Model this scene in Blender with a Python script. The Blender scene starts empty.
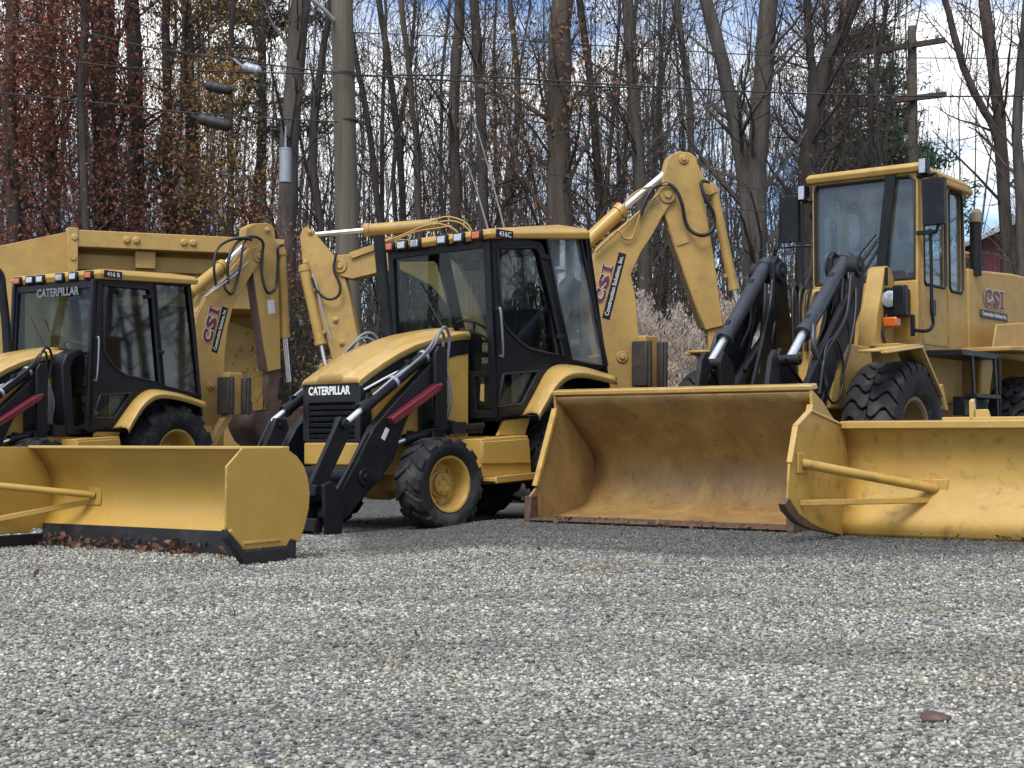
import bpy, bmesh, math, random
import numpy as np
from mathutils import Vector, Matrix, noise
random.seed(7); rng = np.random.default_rng(7)
SC = bpy.context.scene
COL = SC.collection
rad = math.radians

# ---------------------------------------------------------------- camera
FPX, EYE, HORIZON = 1450.0, 0.85, 440.0
PITCH = math.atan((HORIZON - 384) / FPX)
cd = bpy.data.cameras.new('camera'); cam = bpy.data.objects.new('camera', cd); COL.objects.link(cam)
cam.location = (0, 0, EYE); cam.rotation_euler = (rad(90) + PITCH, 0, 0)
cd.sensor_width = 36; cd.lens = FPX / 1024 * 36; cd.clip_start = 0.1; cd.clip_end = 3000
SC.camera = cam
_C = Vector((0, 0, EYE)); _R = Vector((1, 0, 0))
_D = Vector((0, math.cos(PITCH), math.sin(PITCH))); _U = Vector((0, -math.sin(PITCH), math.cos(PITCH)))

def ray(u, v):
    return _R * ((u - 512) / FPX) + _U * ((384 - v) / FPX) + _D

def project(p):
    v = Vector(p) - _C; d = v.dot(_D)
    return 512 + FPX * v.dot(_R) / d, 384 - FPX * v.dot(_U) / d

def at(u, v, Y):                                   # world point on the upright plane y = Y
    d = ray(u, v); return _C + d * (Y / d.y)

def ground(u, v):
    d = ray(u, v); return _C + d * (-EYE / d.z)

class Frame:
    """A machine's own axes: x forward, y to its left, z up. Surveying helpers measure its parts on their own planes."""
    def __init__(s, x, y, z, heading, k=1.0):
        a = rad(heading)
        f = Vector((-math.sin(a), -math.cos(a), 0)); l = Vector((math.cos(a), -math.sin(a), 0))
        s.o = Vector((x, y, z)); s.f, s.l, s.u = f, l, Vector((0, 0, 1))
        s.M = Matrix(((f.x * k, l.x * k, 0, x), (f.y * k, l.y * k, 0, y), (0, 0, k, z), (0, 0, 0, 1)))
        s.I = s.M.inverted()
    def un(s, ax, val, u, v):
        c = s.I @ _C; d = s.I.to_3x3() @ ray(u, v)
        return c + d * ((val - c[ax]) / d[ax])
    def side(s, y, pts):                            # -> (x, z) on the plane y
        return [(q.x, q.z) for q in (s.un(1, y, *p) for p in pts)]
    def front(s, x, pts):                           # -> (y, z) on the plane x
        return [(q.y, q.z) for q in (s.un(0, x, *p) for p in pts)]
    def pt(s, y, u, v):
        return s.un(1, y, u, v)

# ---------------------------------------------------------------- materials
MATS = {}
def mat(name, col, rough=0.5, metal=0.0, var=0.12, scale=6.0, grime=None, grime_amt=0.3, grime_scale=3.0, bump=0.0, bump_scale=40.0, coat=0.0, spec=0.5, stretch=None, detail=6, wear=0.0, wearcol=(0.09, 0.055, 0.035)):
    m = bpy.data.materials.new(name); m.use_nodes = True
    nt = m.node_tree; N = nt.nodes; Lk = nt.links; b = N['Principled BSDF']
    b.inputs['Roughness'].default_value = rough; b.inputs['Metallic'].default_value = metal
    b.inputs['Coat Weight'].default_value = coat; b.inputs['Specular IOR Level'].default_value = spec
    tc = N.new('ShaderNodeTexCoord'); src = tc.outputs['Object']
    if stretch:
        mp = N.new('ShaderNodeMapping'); mp.inputs['Scale'].default_value = stretch
        Lk.new(src, mp.inputs['Vector']); src = mp.outputs['Vector']
    def ns(sc, det=detail, ro=0.6):
        n = N.new('ShaderNodeTexNoise'); n.inputs['Scale'].default_value = sc; n.inputs['Detail'].default_value = det
        n.inputs['Roughness'].default_value = ro; Lk.new(src, n.inputs['Vector']); return n
    n1 = ns(scale); r1 = N.new('ShaderNodeValToRGB')
    lo = [max(0, c * (1 - var)) for c in col]; hi = [c * (1 + var) for c in col]
    r1.color_ramp.elements[0].position = 0.3; r1.color_ramp.elements[1].position = 0.7
    r1.color_ramp.elements[0].color = (*lo, 1); r1.color_ramp.elements[1].color = (*hi, 1)
    Lk.new(n1.outputs['Fac'], r1.inputs['Fac']); out = r1.outputs['Color']
    if grime:
        gl = grime if isinstance(grime[0], (tuple, list)) else [grime]
        for gi, g in enumerate(gl):
            amt, gsc = grime_amt, grime_scale * (1 + 2.3 * gi)
            if isinstance(g[0], (tuple, list)): g, amt, gsc = g
            n2 = ns(gsc, 8, 0.68); rr = N.new('ShaderNodeValToRGB')
            a = 0.62 - 0.28 * amt
            rr.color_ramp.elements[0].position = a; rr.color_ramp.elements[1].position = a + 0.16
            rr.color_ramp.elements[0].color = (0, 0, 0, 1); rr.color_ramp.elements[1].color = (1, 1, 1, 1)
            Lk.new(n2.outputs['Fac'], rr.inputs['Fac'])
            mul = N.new('ShaderNodeMath'); mul.operation = 'MULTIPLY'; mul.inputs[1].default_value = min(1, 0.45 + amt * 0.5)
            Lk.new(rr.outputs['Color'], mul.inputs[0])
            mx = N.new('ShaderNodeMix'); mx.data_type = 'RGBA'
            Lk.new(mul.outputs[0], mx.inputs[0]); Lk.new(out, mx.inputs[6]); mx.inputs[7].default_value = (*g, 1); out = mx.outputs[2]
    if wear:
        bv = N.new('ShaderNodeBevel'); bv.samples = 4; bv.inputs['Radius'].default_value = 0.014; ge = N.new('ShaderNodeNewGeometry')
        dt = N.new('ShaderNodeVectorMath'); dt.operation = 'DOT_PRODUCT'; Lk.new(bv.outputs[0], dt.inputs[0]); Lk.new(ge.outputs['Normal'], dt.inputs[1])
        e1 = N.new('ShaderNodeMapRange'); e1.inputs[1].default_value = 0.995; e1.inputs[2].default_value = 0.90; e1.inputs[3].default_value = 0; e1.inputs[4].default_value = 1; Lk.new(dt.outputs['Value'], e1.inputs[0])
        n5 = ns(9, 6, 0.7); e2 = N.new('ShaderNodeMapRange'); e2.inputs[1].default_value = 0.47; e2.inputs[2].default_value = 0.56; Lk.new(n5.outputs['Fac'], e2.inputs[0])
        mm = N.new('ShaderNodeMath'); mm.operation = 'MULTIPLY'; Lk.new(e1.outputs[0], mm.inputs[0]); Lk.new(e2.outputs[0], mm.inputs[1])
        m2 = N.new('ShaderNodeMath'); m2.operation = 'MULTIPLY'; m2.inputs[1].default_value = wear; Lk.new(mm.outputs[0], m2.inputs[0])
        mx = N.new('ShaderNodeMix'); mx.data_type = 'RGBA'; Lk.new(m2.outputs[0], mx.inputs[0]); Lk.new(out, mx.inputs[6]); mx.inputs[7].default_value = (*wearcol, 1); out = mx.outputs[2]
    Lk.new(out, b.inputs['Base Color'])
    n3 = ns(scale * 3); mr = N.new('ShaderNodeMapRange'); mr.inputs[3].default_value = max(0.02, rough - 0.12); mr.inputs[4].default_value = min(1, rough + 0.15)
    Lk.new(n3.outputs['Fac'], mr.inputs[0]); Lk.new(mr.outputs[0], b.inputs['Roughness'])
    if bump:
        n4 = ns(bump_scale, 4); bp = N.new('ShaderNodeBump'); bp.inputs['Strength'].default_value = bump; bp.inputs['Distance'].default_value = 0.02
        Lk.new(n4.outputs['Fac'], bp.inputs['Height']); Lk.new(bp.outputs[0], b.inputs['Normal'])
    MATS[name] = m; return m

YEL = (0.445, 0.272, 0.060)
RUSTY = (0.10, 0.055, 0.028)
mat('rim_brown', (0.21, 0.135, 0.062), 0.6, var=0.25, scale=6, grime=[((0.09, 0.06, 0.035), 0.4, 5.0)])
mat('yellow_paint', YEL, 0.42, var=0.10, scale=3, grime=[((0.30, 0.185, 0.065), 0.35, 2.0), ((0.50, 0.36, 0.15), 0.15, 5.0), (RUSTY, -0.10, 9.0)], bump=0.03, bump_scale=14, coat=0.12, wear=0.7)
mat('yellow_aged', (0.42, 0.264, 0.073), 0.55, var=0.12, scale=4, grime=[((0.28, 0.18, 0.07), 0.40, 2.6), ((0.18, 0.10, 0.045), 0.12, 5.5), (RUSTY, -0.02, 11.0)], bump=0.05, bump_scale=20, wear=0.85)
mat('yellow_plough', (0.44, 0.268, 0.052), 0.42, var=0.09, scale=2.0, grime=[((0.40, 0.24, 0.05), 0.35, 1.8), ((0.50, 0.34, 0.11), 0.10, 4.0), (RUSTY, 0.06, 8.0)], bump=0.22, bump_scale=3.2, coat=0.12, wear=0.8)
mat('yellow_scuffed', (0.465, 0.288, 0.066), 0.48, var=0.12, scale=3, grime=[((0.42, 0.27, 0.075), 0.30, 2.2), ((0.52, 0.38, 0.17), 0.20, 5.0), (RUSTY, 0.26, 7.0)], bump=0.20, bump_scale=4, wear=0.9)
mat('yellow_hopper', (0.34, 0.215, 0.062), 0.6, var=0.12, scale=1.5, grime=[((0.22, 0.14, 0.055), 0.4, 1.2), ((0.14, 0.08, 0.035), 0.1, 3.5)])
mat('yellow_bright', (0.47, 0.30, 0.085), 0.30, var=0.08, scale=3, grime=[((0.60, 0.46, 0.24), 0.25, 2.5), ((0.36, 0.23, 0.07), 0.2, 3.5)], coat=0.35)
mat('bucket_wear', (0.30, 0.188, 0.064), 0.5, var=0.22, scale=5, grime=[((0.19, 0.088, 0.036), 0.55, 2.0), ((0.36, 0.26, 0.13), 0.30, 4.0), ((0.12, 0.06, 0.03), 0.18, 7.0), ((0.06, 0.035, 0.02), 0.2, 11.0)], bump=0.12, bump_scale=16, stretch=(1.0, 1.0, 0.55))
mat('rust_steel', (0.11, 0.065, 0.045), 0.6, 0.25, var=0.3, scale=9, grime=(0.2, 0.15, 0.12), grime_amt=0.3, bump=0.15)
mat('dig_rust', (0.085, 0.052, 0.04), 0.65, 0.1, var=0.35, scale=7, grime=(0.16, 0.10, 0.07), grime_amt=0.35, bump=0.15)
mat('black_paint', (0.0075, 0.0085, 0.0115), 0.40, var=0.3, scale=5, grime=[((0.028, 0.027, 0.026), 0.2, 4.0)], coat=0.0, spec=0.28)
mat('black_dusty', (0.011, 0.012, 0.015), 0.5, var=0.35, scale=6, grime=[((0.045, 0.042, 0.037), 0.22, 5.0)], bump=0.05, spec=0.28)
mat('slate_paint', (0.026, 0.031, 0.042), 0.38, var=0.2, scale=6, grime=(0.10, 0.09, 0.08), grime_amt=0.15)
mat('rubber', (0.017, 0.017, 0.019), 0.72, var=0.3, scale=12, grime=[((0.075, 0.070, 0.063), 0.50, 4.0)], bump=0.15, bump_scale=30, spec=0.25)
mat('rubber_edge', (0.009, 0.009, 0.012), 0.6, var=0.3, scale=9, grime=(0.05, 0.05, 0.05), grime_amt=0.2, bump=0.1)
mat('hose', (0.010, 0.010, 0.011), 0.45, var=0.2)
mat('hose_grey', (0.16, 0.17, 0.19), 0.45, var=0.15)
mat('chrome', (0.82, 0.83, 0.85), 0.34, 1.0, var=0.05)
mat('chrome_dull', (0.30, 0.31, 0.33), 0.3, 0.9, var=0.1)
mat('white_mark', (0.62, 0.62, 0.6), 0.5, var=0.06)
mat('white_gloss', (0.75, 0.75, 0.74), 0.35, var=0.04)
mat('maroon', (0.13, 0.018, 0.035), 0.45, var=0.1)
mat('red_guard', (0.125, 0.010, 0.018), 0.4, var=0.12, grime=(0.28, 0.05, 0.05), grime_amt=0.2, coat=0.2)
mat('amber', (0.52, 0.11, 0.018), 0.25, var=0.08, coat=0.4)
mat('lamp_glass', (0.42, 0.45, 0.48), 0.12, 0.35, var=0.15, scale=30, coat=0.6)
mat('seat_vinyl', (0.035, 0.036, 0.04), 0.6, var=0.2)
mat('interior_grey', (0.10, 0.105, 0.11), 0.6, var=0.2)
mat('interior_light', (0.30, 0.32, 0.33), 0.6, var=0.15)
mat('pad_rubber', (0.040, 0.034, 0.031), 0.7, var=0.3, scale=9, grime=[((0.09, 0.07, 0.055), 0.35, 6.0)], bump=0.2)
mat('pole_wood', (0.108, 0.092, 0.068), 0.85, var=0.25, scale=9, stretch=(1, 1, 0.05), grime=[((0.055, 0.048, 0.038), 0.40, 12.0), ((0.16, 0.14, 0.11), 0.25, 6.0)], bump=0.6)
mat('grey_metal', (0.33, 0.36, 0.40), 0.45, 0.3, var=0.1)
mat('cable', (0.02, 0.02, 0.021), 0.6, var=0.1)
mat('barn_red', (0.10, 0.022, 0.030), 0.7, var=0.15, scale=2)
mat('barn_roof', (0.34, 0.36, 0.36), 0.5, var=0.1, scale=2)

def bark(name, c, v=0.35):
    return mat(name, c, 0.9, var=v, scale=7, stretch=(1, 1, 0.14), grime=[(tuple(x * 0.38 for x in c), 0.42, 9.0), (tuple(x * 1.5 for x in c), 0.30, 5.0)], bump=0.9, bump_scale=14, spec=0.2)
bark('bark_grey', (0.080, 0.070, 0.062)); bark('bark_brown', (0.080, 0.064, 0.054)); bark('bark_dark', (0.056, 0.047, 0.042)); bark('bark_pale', (0.15, 0.132, 0.112))
mat('twig', (0.118, 0.102, 0.092), 0.9, var=0.3, scale=1.2, spec=0.2)
mat('twig_tan', (0.17, 0.135, 0.10), 0.9, var=0.3, scale=1.5, spec=0.2)

def leafmat(name, cols, trans=0.25):
    m = bpy.data.materials.new(name); m.use_nodes = True; nt = m.node_tree; N = nt.nodes; Lk = nt.links; b = N['Principled BSDF']
    g = N.new('ShaderNodeNewGeometry'); r = N.new('ShaderNodeValToRGB'); cr = r.color_ramp
    for i, c in enumerate(cols):
        p = i / (len(cols) - 1)
        e = cr.elements[i] if i < 2 else cr.elements.new(p)
        e.position = p; e.color = (*c, 1)
    if len(cols) > 2:
        for i, c in enumerate(cols): pass
    Lk.new(g.outputs['Random Per Island'], r.inputs['Fac']); Lk.new(r.outputs['Color'], b.inputs['Base Color'])
    b.inputs['Roughness'].default_value = 0.7; b.inputs['Specular IOR Level'].default_value = 0.25
    tr = N.new('ShaderNodeBsdfTranslucent'); Lk.new(r.outputs['Color'], tr.inputs['Color'])
    mx = N.new('ShaderNodeMixShader'); mx.inputs[0].default_value = trans
    Lk.new(b.outputs[0], mx.inputs[1]); Lk.new(tr.outputs[0], mx.inputs[2]); Lk.new(mx.outputs[0], N['Material Output'].inputs['Surface'])
    MATS[name] = m
leafmat('leaf_rust', [(0.14, 0.052, 0.036), (0.30, 0.120, 0.070)])
leafmat('leaf_gold', [(0.24, 0.135, 0.045), (0.40, 0.24, 0.085)])
leafmat('leaf_brown', [(0.16, 0.085, 0.048), (0.27, 0.15, 0.08)])
leafmat('leaf_olive', [(0.085, 0.085, 0.035), (0.16, 0.15, 0.06)])
leafmat('needles', [(0.024, 0.060, 0.034), (0.062, 0.115, 0.060)], 0.1)
leafmat('litter', [(0.075, 0.038, 0.026), (0.19, 0.10, 0.06)], 0.1)
leafmat('plume', [(0.42, 0.345, 0.29), (0.58, 0.50, 0.43)], 0.35)
leafmat('reed', [(0.19, 0.15, 0.095), (0.34, 0.28, 0.185)], 0.15)

def glass(name, tint, refl=0.6, haze=0.06, hazecol=(0.5, 0.55, 0.58)):
    m = bpy.data.materials.new(name); m.use_nodes = True; nt = m.node_tree; N = nt.nodes; Lk = nt.links
    N.remove(N['Principled BSDF']); out = N['Material Output']
    t = N.new('ShaderNodeBsdfTransparent'); t.inputs[0].default_value = (*tint, 1)
    g = N.new('ShaderNodeBsdfGlossy'); g.inputs['Roughness'].default_value = 0.03; g.inputs['Color'].default_value = (0.9, 0.95, 1, 1)
    d = N.new('ShaderNodeBsdfDiffuse'); d.inputs[0].default_value = (*hazecol, 1)
    tc = N.new('ShaderNodeTexCoord'); n = N.new('ShaderNodeTexNoise'); n.inputs['Scale'].default_value = 3.5; n.inputs['Detail'].default_value = 8
    Lk.new(tc.outputs['Object'], n.inputs['Vector'])
    mr = N.new('ShaderNodeMapRange'); mr.inputs[1].default_value = 0.3; mr.inputs[2].default_value = 0.75; mr.inputs[3].default_value = haze * 0.4; mr.inputs[4].default_value = haze * 1.8
    Lk.new(n.outputs['Fac'], mr.inputs[0])
    m1 = N.new('ShaderNodeMixShader'); Lk.new(mr.outputs[0], m1.inputs[0]); Lk.new(t.outputs[0], m1.inputs[1]); Lk.new(d.outputs[0], m1.inputs[2])
    if haze <= 0: m1 = t
    f = N.new('ShaderNodeLayerWeight'); f.inputs['Blend'].default_value = 0.5; pw = N.new('ShaderNodeMath'); pw.operation = 'POWER'; pw.inputs[1].default_value = 5.0; Lk.new(f.outputs['Facing'], pw.inputs[0])
    mu = N.new('ShaderNodeMath'); mu.operation = 'MULTIPLY_ADD'; mu.inputs[1].default_value = 0.9; mu.inputs[2].default_value = 0.035 * refl
    Lk.new(pw.outputs[0], mu.inputs[0])
    m2 = N.new('ShaderNodeMixShader'); Lk.new(mu.outputs[0], m2.inputs[0]); Lk.new(m1.outputs[0], m2.inputs[1]); Lk.new(g.outputs[0], m2.inputs[2])
    Lk.new(m2.outputs[0], out.inputs['Surface']); MATS[name] = m
glass('glass', (0.84, 0.87, 0.86), 0.5, 0.0)
glass('glass_tinted', (0.62, 0.68, 0.69), 1.6, 0.0, (0.42, 0.47, 0.50))
glass('glass_hazy', (0.78, 0.82, 0.82), 1.2, 0.055, (0.45, 0.51, 0.55))
glass('glass_sky_haze', (0.66, 0.71, 0.73), 5.5, 0.20, (0.50, 0.56, 0.60))  # strong pale haze colour stands in for sky reflected in the rear side pane
glass('glass_mirror', (0.40, 0.46, 0.48), 2.0, 0.0, (0.42, 0.47, 0.50))

# ---------------------------------------------------------------- mesh builder
class MB:
    def __init__(s): s.v = []; s.f = []
    def add(s, vs, fs):
        o = len(s.v); s.v += [tuple(v) for v in vs]; s.f += [tuple(i + o for i in f) for f in fs]; return s
    def box(s, c, d, rot=None):
        c = Vector(c); h = Vector(d) / 2; vs = []
        for sx in (-1, 1):
            for sy in (-1, 1):
                for sz in (-1, 1):
                    q = Vector((sx * h.x, sy * h.y, sz * h.z))
                    if rot is not None: q = rot @ q
                    vs.append(c + q)
        return s.add(vs, [(0, 1, 3, 2), (4, 6, 7, 5), (0, 4, 5, 1), (2, 3, 7, 6), (0, 2, 6, 4), (1, 5, 7, 3)])
    def span(s, x0, x1, y0, y1, z0, z1):
        return s.box(((x0 + x1) / 2, (y0 + y1) / 2, (z0 + z1) / 2), (abs(x1 - x0), abs(y1 - y0), abs(z1 - z0)))
    def prism(s, pts, ax, a, b):
        def mk(p, t):
            p = list(p); p.insert(ax, t); return p
        n = len(pts); vs = [mk(p, a) for p in pts] + [mk(p, b) for p in pts]
        fs = [tuple(range(n)), tuple(range(2 * n - 1, n - 1, -1))] + [(i, (i + 1) % n, n + (i + 1) % n, n + i) for i in range(n)]
        return s.add(vs, fs)
    def beam(s, p0, p1, w, h, up=(0, 0, 1)):
        p0, p1 = Vector(p0), Vector(p1); d = (p1 - p0); L = d.length; d.normalize()
        x = d.cross(Vector(up));
        if x.length < 1e-4: x = d.cross(Vector((1, 0, 0)))
        x.normalize(); z = x.cross(d); R = Matrix((d, x, z)).transposed()
        return s.box((p0 + p1) / 2, (L, w, h), R)
    def tube(s, path, r, n=8, caps=True):
        P = [Vector(p) for p in path]; m = len(P)
        rs = r if isinstance(r, (list, tuple)) else [r] * m
        t0 = (P[1] - P[0]).normalized(); a = t0.orthogonal().normalized(); vs = []; fs = []
        for i in range(m):
            t = (P[min(i + 1, m - 1)] - P[max(i - 1, 0)])
            t = t.normalized() if t.length > 1e-9 else t0
            a = (a - t * a.dot(t)); a = a.normalized() if a.length > 1e-6 else t.orthogonal().normalized()
            b = t.cross(a)
            for k in range(n):
                q = 2 * math.pi * k / n; vs.append(P[i] + (a * math.cos(q) + b * math.sin(q)) * rs[i])
        for i in range(m - 1):
            for k in range(n):
                fs.append((i * n + k, i * n + (k + 1) % n, (i + 1) * n + (k + 1) % n, (i + 1) * n + k))
        if caps: fs.append(tuple(range(n - 1, -1, -1))); fs.append(tuple((m - 1) * n + k for k in range(n)))
        return s.add(vs, fs)
    def lathe(s, c, axis, prof, n=32, closed=False, caps=True):       # prof: (along, radius)
        c = Vector(c); ax = Vector(axis).normalized(); a = ax.orthogonal().normalized(); b = ax.cross(a); vs = []; fs = []; m = len(prof)
        for (t, r) in prof:
            for k in range(n):
                q = 2 * math.pi * k / n; vs.append(c + ax * t + (a * math.cos(q) + b * math.sin(q)) * max(r, 1e-4))
        for i in range(m if closed else m - 1):
            j = (i + 1) % m
            for k in range(n): fs.append((i * n + k, i * n + (k + 1) % n, j * n + (k + 1) % n, j * n + k))
        if not closed and caps: fs.append(tuple(range(n - 1, -1, -1))); fs.append(tuple((m - 1) * n + k for k in range(n)))
        return s.add(vs, fs)
    def cyl(s, p0, p1, r, n=20):
        return s.tube([p0, p1], r, n)
    def loft(s, rows, closed=False):
        m = len(rows); n = len(rows[0]); vs = [p for r in rows for p in r]; fs = []
        for i in range(m - 1):
            for k in range(n if closed else n - 1):
                fs.append((i * n + k, i * n + (k + 1) % n, (i + 1) * n + (k + 1) % n, (i + 1) * n + k))
        return s.add(vs, fs)
    def plate(s, outer, holes, ax, a, b):                  # a flat plate with window openings cut through it
        cu = bpy.data.curves.new('tmp', 'CURVE'); cu.dimensions = '2D'; cu.fill_mode = 'BOTH'; cu.extrude = 0.5
        for poly in [outer] + list(holes):
            sp = cu.splines.new('POLY'); sp.points.add(len(poly) - 1); sp.use_cyclic_u = True
            for i, p in enumerate(poly): sp.points[i].co = (p[0], p[1], 0, 1)
        o = bpy.data.objects.new('tmp', cu); COL.objects.link(o); dg = bpy.context.evaluated_depsgraph_get(); dg.update()
        me = bpy.data.meshes.new_from_object(o.evaluated_get(dg))
        vs = []
        for v in me.vertices:
            p = [v.co.x, v.co.y]; p.insert(ax, a + (v.co.z + 0.5) * (b - a)); vs.append(p)
        fs = [tuple(p.vertices) for p in me.polygons]; s.add(vs, fs)
        bpy.data.objects.remove(o); bpy.data.curves.remove(cu); bpy.data.meshes.remove(me); return s
    def build(s, name, m, parent=None, bevel=0.0, smooth=40, solid=0.0, weld=True, seg=2):
        me = bpy.data.meshes.new(name); me.from_pydata(s.v, [], s.f)
        if weld:
            bm = bmesh.new(); bm.from_mesh(me); bmesh.ops.remove_doubles(bm, verts=bm.verts, dist=1e-5)
            bmesh.ops.recalc_face_normals(bm, faces=bm.faces); bm.to_mesh(me); bm.free()
        me.materials.append(MATS[m] if isinstance(m, str) else m)
        if smooth:
            me.polygons.foreach_set('use_smooth', [True] * len(me.polygons)); me.set_sharp_from_angle(angle=rad(smooth))
        o = bpy.data.objects.new(name, me); COL.objects.link(o)
        if parent is not None: o.parent = parent
        if solid:
            md = o.modifiers.new('thickness', 'SOLIDIFY'); md.thickness = solid; md.offset = 0
        if bevel:
            md = o.modifiers.new('bevel', 'BEVEL'); md.width = bevel; md.segments = seg; md.limit_method = 'ANGLE'; md.angle_limit = rad(38); md.harden_normals = False
        return o

def tag(o, label, cat, group=None, kind=None):
    if label: o['label'] = label
    if cat: o['category'] = cat
    if group: o['group'] = group
    if kind: o['kind'] = kind
    return o

def thing(name, label, cat, M=None, group=None):
    o = bpy.data.objects.new(name, None); COL.objects.link(o); o.empty_display_size = 0.2
    if M is not None: o.matrix_world = M
    return tag(o, label, cat, group)

def smooth_path(pts, k=6):                                 # Catmull-Rom through control points
    P = [Vector(p) for p in pts]; P = [P[0] * 2 - P[1]] + P + [P[-1] * 2 - P[-2]]; out = []
    for i in range(1, len(P) - 2):
        for j in range(k):
            t = j / k; a, b, c, d = P[i - 1], P[i], P[i + 1], P[i + 2]
            out.append(0.5 * ((2 * b) + (c - a) * t + (2 * a - 5 * b + 4 * c - d) * t * t + (3 * b - a - 3 * c + d) * t ** 3))
    out.append(P[-2]); return out

def lettering(name, body, m, parent, o, xd, yd, w, h, lift=0.004, bold=0.0, depth=0.002):
    """words built as thin raised mesh letters: o = lower left corner, xd / yd = reading and up directions"""
    cu = bpy.data.curves.new('tmp', 'FONT'); cu.body = body; cu.size = 1; cu.offset = bold; cu.extrude = 0.01; cu.resolution_u = 3
    ob = bpy.data.objects.new('tmp', cu); COL.objects.link(ob); dg = bpy.context.evaluated_depsgraph_get(); dg.update()
    me = bpy.data.meshes.new_from_object(ob.evaluated_get(dg)); bpy.data.objects.remove(ob); bpy.data.curves.remove(cu)
    co = np.array([v.co[:] for v in me.vertices]); mn, mx = co.min(0), co.max(0)
    xd, yd = Vector(xd).normalized(), Vector(yd); yd = (yd - xd * yd.dot(xd)).normalized(); nd = xd.cross(yd); o = Vector(o)
    for v, c in zip(me.vertices, co):
        q = (c - mn) / np.maximum(mx - mn, 1e-6); v.co = o + xd * (q[0] * w) + yd * (q[1] * h) + nd * (lift + q[2] * depth)
    me.name = name; me.materials.clear(); me.materials.append(MATS[m])
    r = bpy.data.objects.new(name, me); COL.objects.link(r); r.parent = parent; return r

def maker_letters(o, parent, xd, yd, w, h, lift=0.004):    # the white name on the radiator shell
    lettering('lettering', 'CATERPILLAR', 'white_gloss', parent, o, xd, yd, w, h, lift, 0.035)
    a = Vector(o); X = Vector(xd).normalized(); Y = Vector(yd).normalized(); nrm = X.cross(Y)
    b = MB(); x0 = w * 0.082
    q = [a + X * x0 + nrm * (lift + 0.004), a + X * (x0 + w * 0.085) + nrm * (lift + 0.004), a + X * (x0 + w * 0.042) + Y * (h * 0.45) + nrm * (lift + 0.004)]
    b.add(q, [(0, 1, 2)]).build('emblem', 'yellow_bright', parent, smooth=0)

def csi_decal(parent, o, xd, yd, w, h, lift, strip=None):
    X = Vector(xd).normalized(); Y = Vector(yd); Y = (Y - X * Y.dot(X)).normalized(); n = X.cross(Y); o = Vector(o)
    for body, x0, cw in (('C', 0.0, 0.36), ('S', 0.40, 0.34), ('I', 0.86, 0.10)):
        e = 0.045 * h
        lettering('lettering', body, 'white_mark', parent, o + X * (x0 * w - e) - Y * e, X, Y, cw * w + 2 * e, h + 2 * e, lift, 0.10)
        lettering('lettering', body, 'maroon', parent, o + X * (x0 * w), X, Y, cw * w, h, lift + 0.004, 0.055)
    for m, g, l in (('white_mark', 0.045 * h, lift + 0.001), ('maroon', 0.0, lift + 0.006)):
        b = MB()
        for (x, c, t0, t1) in ((0.79, 0.24, 0.0, 0.13), (0.79, 0.24, 0.87, 1.0), (0.30, 0.06, 0.62, 0.95), (0.40, 0.05, 0.05, 0.36), (0.69, 0.05, 0.64, 0.95)):   # slab serifs
            p = o + X * (w * x - g) + Y * (h * t0 - g) + n * l; b.add([p, p + X * (w * c + 2 * g), p + X * (w * c + 2 * g) + Y * (h * (t1 - t0) + 2 * g), p + Y * (h * (t1 - t0) + 2 * g)], [(0, 1, 2, 3)])
        b.build('serif', m, parent, smooth=0)
    if strip:
        so, sw, sh = strip; so = Vector(so)
        b = MB(); b.add([so + n * lift, so + X * sw + n * lift, so + X * sw + Y * sh + n * lift, so + Y * sh + n * lift], [(0, 1, 2, 3)])
        st = b.build('name_strip', 'black_paint', parent, smooth=0)
        lettering('lettering', 'Construction Solutions, Inc.', 'white_mark', parent, so + X * sw * 0.05 + Y * sh * 0.2, xd, yd, sw * 0.9, sh * 0.62, lift + 0.004, 0.02)

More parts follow.
